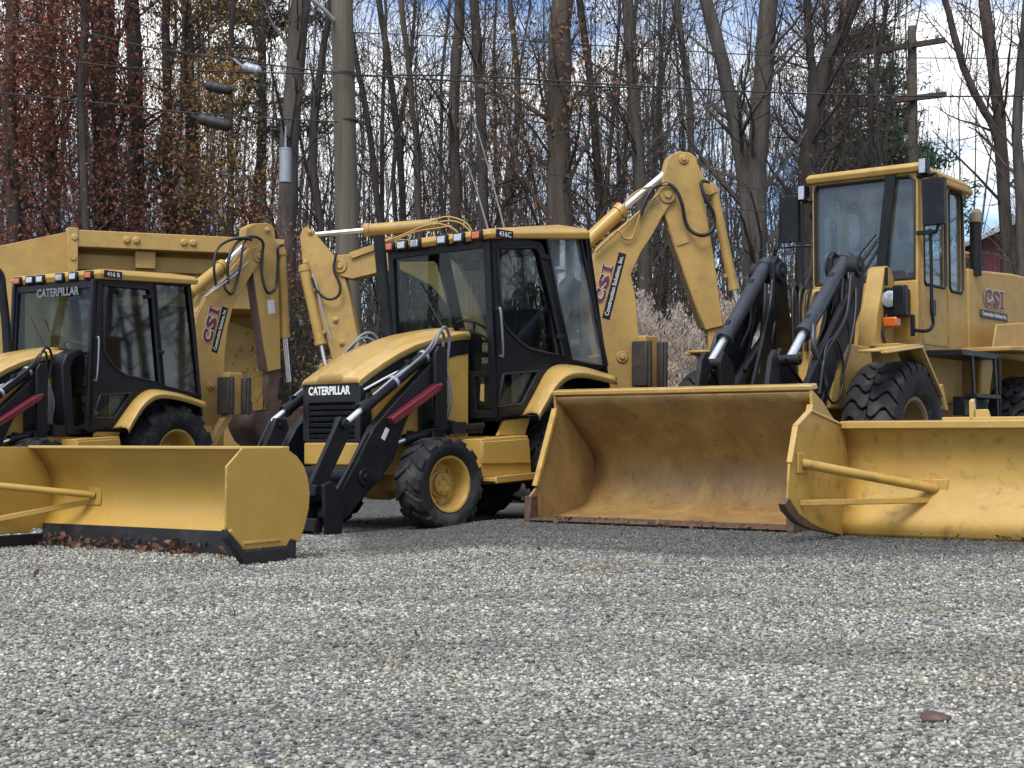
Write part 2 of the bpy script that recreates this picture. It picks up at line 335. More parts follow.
# ---------------------------------------------------------------- wheels
def wheel(parent, x, y, R, W, Rr, side, style, name='wheel', rimmat='yellow_paint', dish=0.12, phase=0.0):
    """side = +1 when the outer face looks to the machine's left"""
    e = bpy.data.objects.new(name, None); COL.objects.link(e); e.parent = parent; e.location = (x, y, R)
    hw = W / 2; body = R - (0.042 if style == 'bar' else 0.045) * R / 0.6
    pr = [(-hw * 0.72, Rr), (-hw * 0.95, Rr + 0.25 * (R - Rr)), (-hw, Rr + 0.55 * (R - Rr)), (-hw * 0.96, body - 0.10 * (R - Rr)), (-hw * 0.80, body), (0, body + 0.012), (hw * 0.80, body),
          (hw * 0.96, body - 0.10 * (R - Rr)), (hw, Rr + 0.55 * (R - Rr)), (hw * 0.95, Rr + 0.25 * (R - Rr)), (hw * 0.78, Rr + 0.012), (hw * 0.72, Rr)]
    b = MB(); b.lathe((0, 0, 0), (0, 1, 0), pr, 56, closed=True)
    def P(t, th, r): return (r * math.sin(th), t, r * math.cos(th))
    if style == 'bar':                                      # lugged traction tread
        n = 13; dth = 2 * math.pi / n
        for k in range(n):
            for s in (-1, 1):
                th0 = k * dth + (dth / 2 if s > 0 else 0) + phase; rows = []
                for j in range(7):
                    u = j / 6; t = s * hw * (-0.06 + 1.03 * u); th = th0 + 0.62 * dth * u * (1.25 - 0.35 * u)
                    top = R if u < 0.8 else R - (u - 0.8) / 0.2 * 0.10 * (R - Rr); wd = dth * (0.21 + 0.07 * u)
                    base = (body - 0.03) if u < 0.8 else (body - 0.03 - (u - 0.8) / 0.2 * 0.22 * (R - Rr))
                    rows.append([P(t, th - wd * 1.2, base), P(t, th - wd, top), P(t, th + wd, top), P(t, th + wd * 1.2, base)])
                b.loft(rows, closed=True); b.add(rows[0], [(0, 1, 2, 3)]); b.add(rows[-1], [(3, 2, 1, 0)])
    else:                                                   # rock tread: big chunky blocks with zigzag grooves
        n = 26; dth = 2 * math.pi / n
        for k in range(n):
            for s in (-1, 1):
                rows = []
                for j in range(7):
                    u = j / 6; t = s * hw * (0.012 + 0.97 * u); zig = 0.30 * dth * math.sin(u * 7.0 + 0.4)
                    th = k * dth + (dth / 2 if s > 0 else 0) + zig + phase; wd = dth * 0.425
                    top = R if u < 0.72 else R - ((u - 0.72) / 0.28) ** 1.5 * 0.12 * (R - Rr); base = body - 0.05 - (0.16 * (R - Rr) * max(0, u - 0.8) / 0.2)
                    rows.append([P(t, th - wd, base), P(t, th - wd * 0.96, top), P(t, th + wd * 0.96, top), P(t, th + wd, base)])
                b.loft(rows, closed=True); b.add(rows[0], [(0, 1, 2, 3)]); b.add(rows[-1], [(3, 2, 1, 0)])
    tz = b.build('tyre', 'rubber', e, bevel=0.006 * R / 0.6, seg=1)
    s = side; f = hw * 0.74
    rp = [(s * f, Rr + 0.004), (s * (f + 0.018), Rr * 1.03), (s * (f + 0.012), Rr * 0.95), (s * (f - 0.015), Rr * 0.90), (s * (f - dish * 0.6), Rr * 0.86), (s * (f - dish), Rr * 0.80), (s * (f - dish - 0.004), Rr * 0.50)]
    rim = MB().lathe((0, 0, 0), (0, 1, 0), rp, 40, caps=False)
    for k in range(8):
        a = 2 * math.pi * k / 8; c = (Rr * 0.66 * math.cos(a), s * (f - dish), Rr * 0.66 * math.sin(a))
        rim.lathe(c, (0, s, 0), [(0, 0.016), (0.018, 0.016)], 6)
    ro = rim.build('rim', rimmat, e, smooth=30)
    hub = MB().lathe((0, s * (f - dish), 0), (0, s, 0), [(-0.01, Rr * 0.50), (0.03, Rr * 0.49), (0.035, Rr * 0.42), (0.075, Rr * 0.40), (0.085, Rr * 0.36), (0.09, 0.02)], 28)
    for k in range(5):
        a = 2 * math.pi * k / 5 + 0.3; c = (Rr * 0.24 * math.cos(a), s * (f - dish + 0.085), Rr * 0.24 * math.sin(a))
        hub.lathe(c, (0, s, 0), [(0, 0.022), (0.012, 0.02)], 8)
    hub.build('hub', rimmat, e, smooth=30)
    return e
# ================================================================ backhoe loaders
def mirror_y(fn):
    for s in (1, -1): fn(s)

def ram(parent, p0, p1, p2, r, m='yellow_paint', rodm='chrome', rr=None, name='hydraulic_cylinder'):
    """barrel from p0 to p1, polished rod from p1 to p2"""
    p0, p1, p2 = Vector(p0), Vector(p1), Vector(p2); d = (p1 - p0).normalized(); b = MB()
    b.tube([p0 - d * r * 0.6, p0, p1 - d * r * 0.9], r, 20); b.tube([p1 - d * r * 0.9, p1], r * 1.16, 20); b.tube([p0 - d * 0.02, p0 + d * r * 0.7], r * 1.12, 20)
    side = d.cross(Vector((0, 1, 0)));
    side = side.normalized() if side.length > 0.01 else Vector((0, 0, 1))
    b.box(p0 + d * 0.3 * (p1 - p0).length + side * r, (0.06, 0.05, 0.05)); b.box(p0 + d * 0.85 * (p1 - p0).length + side * r, (0.06, 0.05, 0.05))
    c = b.build(name, m, parent, bevel=0.004)
    q = MB().tube([p1, p2], rr or r * 0.5, 16)
    q.build('rod', rodm, c)
    return c

def hose(parent, pts, r=0.016, m='hose', name='hose'):
    return MB().tube(smooth_path(pts, 6), r, 8).build(name, m, parent, smooth=60)

def pinboss(b, c, r, w):
    c = Vector(c); b.cyl(c - Vector((0, w, 0)), c + Vector((0, w, 0)), r, 20); b.cyl(c - Vector((0, w + 0.02, 0)), c + Vector((0, w + 0.02, 0)), r * 0.45, 12)

def backhoe(fr, label, T):
    root = thing('backhoe_loader', label, 'backhoe loader', fr.M)
    S = fr.side; yS = 0.75
    # ---- chassis, axles
    b = MB()
    for s in (1, -1): b.span(-0.95, 2.62, s * 0.22, s * 0.34, 0.52, 0.86)
    b.span(2.45, 2.70, -0.36, 0.36, 0.45, 0.84); b.span(-1.0, -0.7, -0.62, 0.62, 0.40, 1.05)
    b.span(0.25, 1.0, -0.28, 0.28, 0.40, 0.75)
    b.build('frame', 'yellow_paint', root, bevel=0.012)
    b = MB(); b.span(2.0, 2.2, -0.62, 0.62, 0.36, 0.54); b.lathe((2.1, 0, 0.44), (0, 1, 0), [(-0.16, 0.05), (-0.13, 0.17), (0.13, 0.17), (0.16, 0.05)], 18)
    b.build('front_axle', 'yellow_aged', root, bevel=0.01); MB().cyl((0, -0.62, 0.65), (0, 0.62, 0.65), 0.13).build('rear_axle', 'yellow_aged', root)
    for s in (1, -1):
        wheel(root, 2.1, s * 0.83, 0.445, 0.36, 0.262, s, 'bar', dish=0.15, phase=0.1)
        wheel(root, 0.0, s * 0.77, 0.66, 0.50, 0.335, s, 'bar', dish=0.22, phase=0.05 + 0.2 * s)
    # ---- hood, grille, side panels
    hx = [(2.745, 1.425), (2.60, 1.515), (2.439, 1.605), (2.24, 1.705), (2.033, 1.79), (1.81, 1.855), (1.581, 1.90), (1.42, 1.93), (1.27, 1.945)]
    hc = [(-0.425, -0.06), (-0.425, 0.0), (-0.395, 0.022), (-0.20, 0.032), (-0.17, 0.068), (0, 0.074), (0.17, 0.068), (0.20, 0.032), (0.395, 0.022), (0.425, 0.0), (0.425, -0.06)]
    hm = MB().loft([[(2.755, y, (1.40 if dz > -0.05 else 1.365)) for (y, dz) in hc]] + [[(x, y, z + dz) for (y, dz) in hc] for (x, z) in hx]); hm.build('hood', 'yellow_bright', root, solid=0.01)
    for s in (1, -1):
        poly = [(2.70, 0.86), (2.70, 1.30), (2.40, 1.42), (1.95, 1.58), (1.50, 1.70), (1.28, 1.74), (1.28, 0.86)]
        MB().prism(poly, 1, s * 0.395, s * 0.41).build('side_panel', 'yellow_paint', root, bevel=0.006)
        poly = [(2.70, 1.305), (2.70, 1.375), (2.439, 1.55), (2.033, 1.735), (1.581, 1.845), (1.28, 1.888), (1.28, 1.745), (1.50, 1.705), (1.95, 1.585), (2.40, 1.425)]
        MB().prism(poly, 1, s * 0.405, s * 0.418).build('hood_vent_panel', 'black_paint', root, bevel=0.004)
    g = MB(); gx = 2.74
    g.plate([(-0.43, 0.84), (0.43, 0.84), (0.425, 1.41), (0.38, 1.43), (-0.38, 1.43), (-0.425, 1.41)], [[(-0.34, 0.87), (0.34, 0.87), (0.34, 1.22), (-0.34, 1.22)]], 0, gx - 0.03, gx)
    for s in (1, -1): g.prism([(gx - 0.02, 0.84), (gx - 0.02, 1.41), (gx - 0.13, 1.37), (gx - 0.15, 0.84)], 1, s * 0.40, s * 0.43)
    gr = g.build('grille', 'black_paint', root, bevel=0.008)
    g = MB(); g.span(gx - 0.10, gx - 0.09, -0.36, 0.36, 0.86, 1.23)
    for k in range(6):
        z = 0.90 + k * 0.056; g.box((gx - 0.03, 0, z), (0.05, 0.68, 0.030), Matrix.Rotation(0.35, 3, 'Y'))
    g.build('louvre', 'black_dusty', gr)
    if T.get('name'): maker_letters((gx, -0.335, 1.295), gr, (0, 1, 0), (0, 0, 1), 0.62, 0.085)
    MB().span(2.66, 2.75, -0.40, 0.40, 0.62, 0.835).build('bumper', 'yellow_paint', root, bevel=0.015)
    # ---- exhaust stack on the right of the hood
    ex = MB(); exz = T['exhaust_top']; ey = T.get('exhaust_y', -0.47); ex.tube(smooth_path([(1.56, ey, 1.80), (1.60, ey, 2.3), (1.66, ey, exz - 0.25), (1.69, ey, exz - 0.06), (1.76, ey, exz + 0.02)] if T['curved'] else [(1.56, ey, 1.80), (1.64, ey, 2.4), (1.72, ey, exz)]), T.get('exhaust_r', 0.055), 14)
    ex.build('exhaust_stack', 'black_dusty', root)
    # ---- cab
    roofT = S(0.82, T['roof_top']); roofB = S(0.82, T['roof_bottom'])
    rp = [roofT[0], roofT[1], roofB[1], roofB[0]]
    xf, xr = roofT[0][0], roofT[1][0]
    r = MB(); rows = []
    for (sx, q, t) in ((0, 0.06, 0), (0, 0.0, 0.05)): pass
    def zt(x): return roofT[0][1] + (x - xf) / (xr - xf) * (roofT[1][1] - roofT[0][1])
    def zb(x): return roofB[0][1] + (x - xf) / (xr - xf) * (roofB[1][1] - roofB[0][1])
    r.loft([[(x, y, z) for (x, y, z) in ((xf, -0.82, zb(xf)), (xf, 0.82, zb(xf)), (xr, 0.82, zb(xr)), (xr, -0.82, zb(xr)))],
            [(xf + 0.03, -0.83, zt(xf) - 0.05), (xf + 0.03, 0.83, zt(xf) - 0.05), (xr - 0.02, 0.83, zt(xr) - 0.05), (xr - 0.02, -0.83, zt(xr) - 0.05)],
            [(xf, -0.79, zt(xf)), (xf, 0.79, zt(xf)), (xr + 0.03, 0.79, zt(xr)), (xr + 0.03, -0.79, zt(xr))],
            [(xf - 0.25, -0.6, zt(xf - 0.2) + 0.03), (xf - 0.25, 0.6, zt(xf - 0.2) + 0.03), (xr + 0.25, 0.6, zt(xr) + 0.03), (xr + 0.25, -0.6, zt(xr) + 0.03)]], closed=True)
    r.f += [tuple(range(3, -1, -1)), (12, 13, 14, 15)]
    roof = r.build('roof', 'yellow_paint', root, bevel=0.012)
    zl = (zt(xf) + zb(xf)) / 2 - 0.008
    def lamp(y, m, w=0.11, h=0.075):
        l = MB().box((xf + 0.035, y, zl), (0.05, w + 0.05, h + 0.04)).build('lamp', 'black_paint', roof, bevel=0.02)
        MB().box((xf + 0.058, y, zl), (0.02, w, h)).build('lens', m, roof, bevel=0.012)
    for (u, v) in T['lamps']: lamp(max(-0.74, min(0.74, fr.un(0, xf + 0.05, u, v).y)), 'lamp_glass')
    for (u, v) in T['ambers']: lamp(max(-0.75, min(0.75, fr.un(0, xf + 0.05, u, v).y)), 'amber', 0.10, 0.07)
    q0 = fr.un(1, 0.835, *T['badge'][0]); q1 = fr.un(1, 0.835, *T['badge'][1]); wb = q0.x - q1.x; hb = abs(q0.z - fr.un(1, 0.835, *T['badge'][2]).z)
    bd = MB().box(((q0.x + q1.x) / 2, 0.833, q0.z - hb / 2), (wb, 0.012, hb)).build('badge', 'black_paint', roof)
    lettering('lettering', T['model'], 'white_mark', roof, (q0.x - wb * 0.12, 0.84, q0.z - hb * 0.82), (-1, 0, 0), (0, 0, 1), wb * 0.74, hb * 0.64, 0.002, 0.02)
    # side walls with their openings
    outer = S(yS, T['cab_side']); holes = {k: S(yS, T[k]) for k in ('door_glass', 'rear_glass', 'low_glass')}
    def shrink(p, k):
        cx = sum(q[0] for q in p) / len(p); cz = sum(q[1] for q in p) / len(p); return [(cx + (x - cx) * k, cz + (z - cz) * k) for x, z in p]
    shell = MB()
    for s in (1, -1): shell.plate(outer, list(holes.values()), 1, s * (yS - 0.05), s * yS)
    xfr = max(q[0] for q in outer); 
    ztop, zbot = max(q[1] for q in outer) - 0.02, min(q[1] for q in outer)
    # inclined front frame: from the foot of the front pillars up to the roof
    ptop = S(yS, [T['pillar'][0]])[0]; pbot = S(yS, [T['pillar'][1]])[0]
    def fx(z): return pbot[0] + (z - pbot[1]) / (ptop[1] - pbot[1]) * (ptop[0] - pbot[0])
    fro = [(-yS, pbot[1]), (yS, pbot[1]), (yS, ptop[1]), (-yS, ptop[1])]; zm = T.get('mid_z', 1.50)
    wins = [[(-0.67, zm + 0.06), (0.67, zm + 0.06), (0.67, ptop[1] - 0.09), (-0.67, ptop[1] - 0.09)]] + [[(s * 0.47, pbot[1] + 0.08), (s * 0.67, pbot[1] + 0.08), (s * 0.67, zm), (s * 0.47, zm)] for s in (1, -1)]
    f = MB().plate(fro, wins, 0, -0.03, 0.03)
    shell.add([(fx(v[2]) + v[0] - 0.03, v[1], v[2]) for v in f.v], f.f)
    # rear frame
    rt = S(yS, [T['rear_pillar'][0]])[0]; rb = S(yS, [T['rear_pillar'][1]])[0]
    def rx(z): return rb[0] + (z - rb[1]) / (rt[1] - rb[1]) * (rt[0] - rb[0])
    rr_ = [(-yS, rb[1] - 0.25), (yS, rb[1] - 0.25), (yS, rt[1]), (-yS, rt[1])]
    f = MB().plate(rr_, [[(-0.66, rb[1] + 0.05), (-0.03, rb[1] + 0.05), (-0.03, rt[1] - 0.12), (-0.66, rt[1] - 0.12)], [(0.03, rb[1] + 0.05), (0.66, rb[1] + 0.05), (0.66, rt[1] - 0.12), (0.03, rt[1] - 0.12)]], 0, -0.025, 0.025)
    shell.add([(rx(v[2]) + v[0] + 0.03, v[1], v[2]) for v in f.v], f.f)
    shell.span(min(rb[0], rx(1.2)) + 0.1, pbot[0] - 0.05, -0.70, 0.70, pbot[1] - 0.03, pbot[1] + 0.03)
    cab = shell.build('cab', 'black_paint', root, bevel=0.008)
    for s in (1, -1):
        for k, gm in (('door_glass', 'glass_tinted'), ('rear_glass', 'glass_hazy'), ('low_glass', 'glass')):
            MB().prism(shrink(holes[k], 1.02), 1, s * (yS - 0.030), s * (yS - 0.024)).build('window', (T.get('rear_gm') if k == 'rear_glass' and T.get('rear_gm') else T.get('gm_side', gm)) if k != 'low_glass' else gm, cab, smooth=0)
            # rubber surround standing proud
            pts = [(x, s * (yS + 0.004), z) for x, z in holes[k]]
            MB().tube(pts + [pts[0]], 0.016, 6, caps=False).build('window_seal', 'rubber_edge', cab, smooth=60)
        # rear window's raised outer frame and header
        rp4 = [(x, s * (yS + 0.03), z) for x, z in holes['rear_glass']]
        # vent louvres in the lower door
        lz = [q[1] for q in holes['low_glass']]; lx = [q[0] for q in holes['low_glass']]
    for w_ in wins:
        zc0 = min(q[1] for q in w_); zc1 = max(q[1] for q in w_); y0 = min(q[0] for q in w_) - 0.01; y1 = max(q[0] for q in w_) + 0.01
        MB().add([(fx(z) - 0.03 + t, y, z) for t in (0.0, 0.006) for (y, z) in ((y0, zc0), (y1, zc0), (y1, zc1), (y0, zc1))],
                 [(0, 1, 2, 3), (7, 6, 5, 4), (0, 4, 5, 1), (1, 5, 6, 2), (2, 6, 7, 3), (3, 7, 4, 0)]).build('windshield', 'glass', cab, smooth=0)
    for s in (1, -1):
        y0, y1 = (0.03, 0.67) if s > 0 else (-0.67, -0.03); z0, z1 = rb[1] + 0.04, rt[1] - 0.11
        MB().add([(rx(z) + 0.03 + t, y, z) for t in (0.0, 0.006) for (y, z) in ((y0, z0), (y1, z0), (y1, z1), (y0, z1))],
                 [(0, 1, 2, 3), (7, 6, 5, 4), (0, 4, 5, 1), (1, 5, 6, 2), (2, 6, 7, 3), (3, 7, 4, 0)]).build('window', 'glass', cab, smooth=0)
    # grab rail, hinges, handle on the door
    a0 = S(yS, [T['grab'][0]])[0]; a1 = S(yS, [T['grab'][1]])[0]
    MB().tube(smooth_path([(a0[0], yS, a0[1]), (a0[0], yS + 0.05, a0[1] - 0.03), (a1[0], yS + 0.05, a1[1] + 0.03), (a1[0], yS, a1[1])]), 0.013, 8).build('grab_rail', 'chrome_dull', cab)
    for (u, v) in T['hinges']:
        q = fr.un(1, yS, u, v); MB().box((q.x, yS + 0.012, q.z), (0.11, 0.035, 0.05)).build('hinge', 'black_dusty', cab, bevel=0.008)
    # interior: floor console, seat, dash, steering wheel, levers
    zf = pbot[1]
    d = MB(); d.prism([(1.18, zf + 0.05), (1.18, 1.93), (1.05, 2.02), (0.90, 1.93), (0.95, zf + 0.05)], 1, -0.26, 0.26); d.build('dash', 'black_dusty', cab, bevel=0.03)
    st = MB(); sw = Vector((0.78, 0, 2.02)); n = Vector((-0.5, 0, 0.86)).normalized(); a = n.orthogonal().normalized(); c = n.cross(a)
    st.tube([sw + (a * math.cos(t * math.pi / 12) + c * math.sin(t * math.pi / 12)) * 0.2 for t in range(25)], 0.016, 8, caps=False); st.tube([sw, sw + Vector((0.2, 0, -0.42))], 0.03, 10)
    for k in range(3): st.tube([sw, sw + (a * math.cos(k * 2.09) + c * math.sin(k * 2.09)) * 0.2], 0.012, 6)
    st.build('steering_wheel', 'seat_vinyl', cab)
    se = MB(); se.box((0.30, 0, 1.62), (0.50, 0.50, 0.14)); se.box((0.06, 0, 1.98), (0.14, 0.48, 0.62), Matrix.Rotation(-0.12, 3, 'Y')); se.box((0.30, 0, 1.38), (0.34, 0.34, 0.40))
    for s in (1, -1): se.box((0.25, s * 0.30, 1.80), (0.34, 0.07, 0.06))
    se.build('seat', 'seat_vinyl', cab, bevel=0.04, seg=3)
    lv = MB()
    for k in range(4): lv.tube([(-0.12 + 0.02 * k, -0.3 + 0.2 * k, 1.5), (-0.06, -0.28 + 0.19 * k, 1.98)], 0.013, 6); lv.lathe((-0.06, -0.28 + 0.19 * k, 1.98), (0, 0, 1), [(-0.03, 0.01), (-0.01, 0.028), (0.02, 0.026), (0.035, 0.01)], 10)
    lv.span(-0.30, -0.05, -0.5, 0.5, 1.25, 1.52); lv.build('lever_console', 'black_dusty', cab, bevel=0.02)
    MB().span(0.1, 0.75, 0.50, 0.68, zf + 0.04, 1.75).build('side_console', 'interior_grey', cab, bevel=0.03)
    # ---- fenders
    fin = S(0.74, T['fender_in']); fout = S(1.05, T['fender_out'])
    def resamp(p, n=24):
        q = smooth_path([(x, 0, z) for x, z in p], 10); L = [0]
        for i in range(1, len(q)): L.append(L[-1] + (q[i] - q[i - 1]).length)
        out = []
        for k in range(n):
            t = L[-1] * k / (n - 1); i = max(1, next((i for i in range(1, len(L)) if L[i] >= t - 1e-9), len(L) - 1)); w = (t - L[i - 1]) / max(1e-9, L[i] - L[i - 1])
            v = q[i - 1].lerp(q[i], min(1, w)); out.append((v.x, v.z))
        return out
    A, B = resamp(fin), resamp(fout)
    for s in (1, -1):
        fb = MB(); rows = []
        rows.append([(x, s * 0.70, z - 0.012) for x, z in A]); rows.append([(x, s * 0.76, z) for x, z in A])
        rows.append([((x * 0.5 + X * 0.5), s * 0.90, (z + Z) * 0.5 + 0.022) for (x, z), (X, Z) in zip(A, B)])
        rows.append([(x, s * 1.02, z + 0.012) for x, z in B]); rows.append([(x, s * 1.05, z - 0.005) for x, z in B]); rows.append([(x * 0.985, s * 1.05, z - 0.055) for x, z in B])
        fb.loft(rows).build('fender', 'yellow_bright', root, solid=0.012)
    # ---- step box below the cab, side frame
    for s in (1, -1):
        b = MB(); b.prism([(1.60, 0.50), (1.60, 0.87), (0.92, 0.91), (0.86, 0.50)], 1, s * 0.55, s * 0.90); b.span(0.62, 1.75, s * 0.36, s * 0.58, 0.62, 0.90)
        b.prism([(1.60, 0.63), (1.60, 0.845), (0.93, 0.875), (0.90, 0.63)], 1, s * 0.90, s * 0.925)
        b.prism([(1.56, 0.455), (1.56, 0.495), (0.80, 0.535), (0.80, 0.495)], 1, s * 0.88, s * 1.06); b.prism([(1.565, 0.44), (1.565, 0.51), (0.795, 0.55), (0.795, 0.48)], 1, s * 1.06, s * 1.075)
        b.build('step_box', 'yellow_paint', root, bevel=0.012)
        p = MB(); p.prism([(1.15, 0.905), (1.05, 1.07), (0.66, 1.10), (0.74, 0.91)], 1, s * 0.66, s * 0.70); p.build('side_frame', 'yellow_paint', root, bevel=0.008)
        p = MB(); p.cyl((1.72, s * 0.62, 0.98), (1.28, s * 0.62, 1.01), 0.03, 10); p.span(1.56, 1.74, s * 0.56, s * 0.66, 0.92, 1.04); p.span(1.28, 1.5, s * 0.45, s * 0.62, 0.93, 1.0)
        for k in range(5): p.tube(smooth_path([(1.8 + 0.02 * k, s * 0.5, 1.06), (1.62, s * (0.55 + 0.02 * k), 1.04 - 0.02 * k), (1.45, s * 0.58, 0.97), (1.2, s * 0.5, 0.97)], 4), 0.012, 6)
        p.build('valve_block', 'black_dusty', root)
    # ---- loader tower, lift arms, tilt cylinders, coupler
    for s in (1, -1):
        yi, yo = 0.50 * s, 0.63 * s
        t = MB(); t.prism([(2.00, 0.98), (2.02, 1.70), (1.97, 1.775), (1.89, 1.775), (1.85, 1.72), (1.85, 0.98)], 1, s * 0.645, s * 0.69); t.prism([(2.00, 0.70), (2.0, 1.60), (1.85, 1.60), (1.80, 0.70)], 1, s * 0.43, s * 0.47)
        t.span(1.84, 2.0, s * 0.34, s * 0.645, 0.72, 0.95); t.build('loader_tower', 'black_paint', root, bevel=0.01)
        a = MB(); a.prism([(1.90, 1.50), (1.92, 1.60), (1.99, 1.62), (2.45, 1.245), (2.74, 0.985), (2.95, 0.66), (3.17, 0.36), (3.32, 0.24), (3.335, 0.165), (3.28, 0.10), (3.20, 0.09), (3.05, 0.17), (2.87, 0.34), (2.66, 0.50), (2.50, 0.68), (2.40, 0.92), (2.30, 1.10), (2.05, 1.35)], 1, yi + 0.02 * s, yo)
        a.prism([(2.80, 0.93), (2.84, 0.93), (3.34, 0.22), (3.31, 0.16)], 1, yo, yo + 0.012 * s)
        pinboss(a, (2.86, (yi + yo) / 2, 0.52), 0.085, 0.09); pinboss(a, (3.24, (yi + yo) / 2, 0.20), 0.06, 0.085)
        arm = a.build('lift_arm', 'black_paint', root, bevel=0.012)
        MB().prism([(2.56, 0.96), (2.60, 0.98), (2.66, 0.88), (2.62, 0.855)], 1, yo, yo + 0.004 * s).build('reflector', 'white_mark', arm, smooth=0)
        ram(root, (1.95, s * 0.57, 1.74), (2.86, s * 0.57, 1.137), (3.02, s * 0.57, 1.03), 0.058, 'black_paint', rr=0.032, name='tilt_cylinder')
        l = MB(); l.prism([(3.055, 1.075), (3.10, 0.96), (3.42, 0.40), (3.40, 0.30), (3.30, 0.30), (2.96, 0.86), (2.90, 0.98), (2.93, 1.06)], 1, s * 0.44, s * 0.50); l.prism([(3.06, 1.08), (3.09, 1.03), (3.44, 0.42), (3.40, 0.40)], 1, s * 0.50, s * 0.53)
        pinboss(l, (3.01, s * 0.50, 1.01), 0.045, 0.06); l.build('tilt_lever', 'black_dusty', root, bevel=0.008)
        g = MB(); p0, p1 = Vector((1.965, s * 0.665, 1.375)), Vector((2.575, s * 0.665, 1.035)); dirv = (p1 - p0).normalized(); up = Vector((0, 1, 0)).cross(dirv)
        for (oy, oz, w, h) in ((0, 0.03, 0.085, 0.018), (0.038, 0, 0.014, 0.07), (-0.038, 0, 0.014, 0.07)):
            off = Vector((0, oy, 0)) + up * (oz if up.z > 0 else -oz)
            g.beam(p0 + off, p1 + off, w, h, up)
        g.cyl(p0 - dirv * 0.05, p1, 0.036, 14)
        g.build('cylinder_guard', 'red_guard', root, bevel=0.012)
        ram(root, (1.72, s * 0.56, 0.98), (2.30, s * 0.56, 0.86), (2.52, s * 0.56, 0.80), 0.05, 'black_paint', rr=0.03, name='lift_cylinder')
        hose(root, [(2.25, s * 0.60, 1.56), (2.0, s * 0.62, 1.75), (1.86, s * 0.60, 1.93), (1.74, s * 0.55, 1.97), (1.66, s * 0.52, 1.86), (1.68, s * 0.5, 1.60)], 0.016, T.get('hosem', 'hose_grey'))
        hose(root, [(2.45, s * 0.61, 1.45), (2.1, s * 0.63, 1.70), (1.92, s * 0.60, 1.87), (1.80, s * 0.56, 1.92), (1.72, s * 0.50, 1.84), (1.74, s * 0.48, 1.55)], 0.014, T.get('hosem', 'hose_grey'))
        hose(root, [(2.74, s * 0.60, 1.28), (2.4, s * 0.605, 1.50), (2.1, s * 0.61, 1.66), (1.98, s * 0.6, 1.70)], 0.011, 'grey_metal', 'hydraulic_pipe')
        for (x, z) in ((2.45, 1.41), (2.06, 1.67)): MB().lathe((x, s * 0.57, z), (0.84, 0, -0.54), [(-0.018, 0.066), (0.018, 0.066)], 16).build('clamp', 'grey_metal', root)
        hb = MB()
        for k in range(4): hb.tube(smooth_path([(1.62 + 0.03 * k, s * 0.44, 1.55), (1.60 + 0.04 * k, s * 0.50, 1.28 + 0.02 * k), (1.66 + 0.02 * k, s * 0.48, 1.0), (1.60, s * 0.46, 0.9)], 5), 0.011, 6)
        hb.build('hose_bundle', 'hose_grey', root)
    hose(root, [(2.70, 0.43, 1.335), (2.35, 0.47, 1.50), (2.0, 0.5, 1.63), (1.9, 0.52, 1.68)], 0.012, 'white_mark', 'hydraulic_pipe')
    c = MB(); c.cyl((2.86, -0.62, 0.52), (2.86, 0.62, 0.52), 0.09); c.cyl((3.24, -0.6, 0.20), (3.24, 0.6, 0.20), 0.05)
    for s in (1, -1): c.prism([(3.20, 0.02), (3.16, 0.30), (3.30, 0.52), (3.46, 0.50), (3.46, 0.0), (3.40, -0.0)], 1, s * 0.36, s * 0.44); c.prism([(3.18, 0.0), (3.14, 0.30), (3.30, 0.50), (3.40, 0.46), (3.36, 0.0)], 1, s * 0.645, s * 0.69)
    c.span(3.38, 3.44, -0.62, 0.62, 0.04, 0.16); c.span(3.38, 3.44, -0.62, 0.62, 0.36, 0.46)
    c.build('coupler', 'black_paint', root, bevel=0.01)
    # ---- backhoe: swing post, boom, stick, cylinders, stabilizers
    b = MB(); b.span(-1.18, -0.92, -0.30, 0.30, 0.42, 1.15); b.cyl((-1.2, 0, 0.45), (-1.2, 0, 1.25), 0.16)
    b.build('swing_post', 'yellow_aged', root, bevel=0.015)
    hw = T.get('boom_half', 0.11)
    o3 = fr.M @ Vector((-1.15, 0, 0)); FB = Frame(o3.x, o3.y, 0, T['boom_heading']); S = FB.side; frb, rootb = FB, bpy.data.objects.new('boom_group', None); COL.objects.link(rootb); rootb.matrix_world = FB.M; body_root = root; root = rootb
    bp = S(hw, T['boom']); bo = MB(); bx_ = sum(x for x, z in bp if z < 1.4) / max(1, len([1 for x, z in bp if z < 1.4])); bo.beam((-0.05, 0, 0.85), (bx_, 0, 1.15), 0.2, 0.5)
    for s in (1, -1): bo.prism(bp, 1, s * (hw - 0.022), s * hw)
    k = T['boom_ribs']                                          # index pairs: the plates that close the box section
    for (i, j) in k:
        (x0, z0), (x1, z1) = bp[i], bp[j]; bo.beam((x0, 0, z0), (x1, 0, z1), 2 * hw - 0.05, 0.022, Vector((-(z1 - z0), 0, x1 - x0)))
    for q in T['boom_pins']:
        x, z = S(hw, [q[:2]])[0]; pinboss(bo, (x, 0, z), q[2], hw + 0.015)
    boom = bo.build('boom', 'yellow_aged', root, bevel=0.008)
    sp = S(hw - 0.03, T['stick']); stk = MB(); stk.prism(sp, 1, -(hw - 0.03), hw - 0.03)
    for q in T['stick_pins']:
        x, z = S(hw, [q[:2]])[0]; pinboss(stk, (x, 0, z), q[2], hw - 0.015)
    stick = stk.build('stick', T.get('stick_mat', 'yellow_aged'), root, bevel=0.012)
    ws = S(hw, T['wear']); (x0, z0), (x1, z1) = ws; MB().beam((x0, 0, z0), (x1, 0, z1), 2 * hw - 0.05, 0.016, Vector((-(z1 - z0), 0, x1 - x0))).build('wear_plate', 'dig_rust' if T.get('rusty') else 'rim_brown', stick, bevel=0.004)
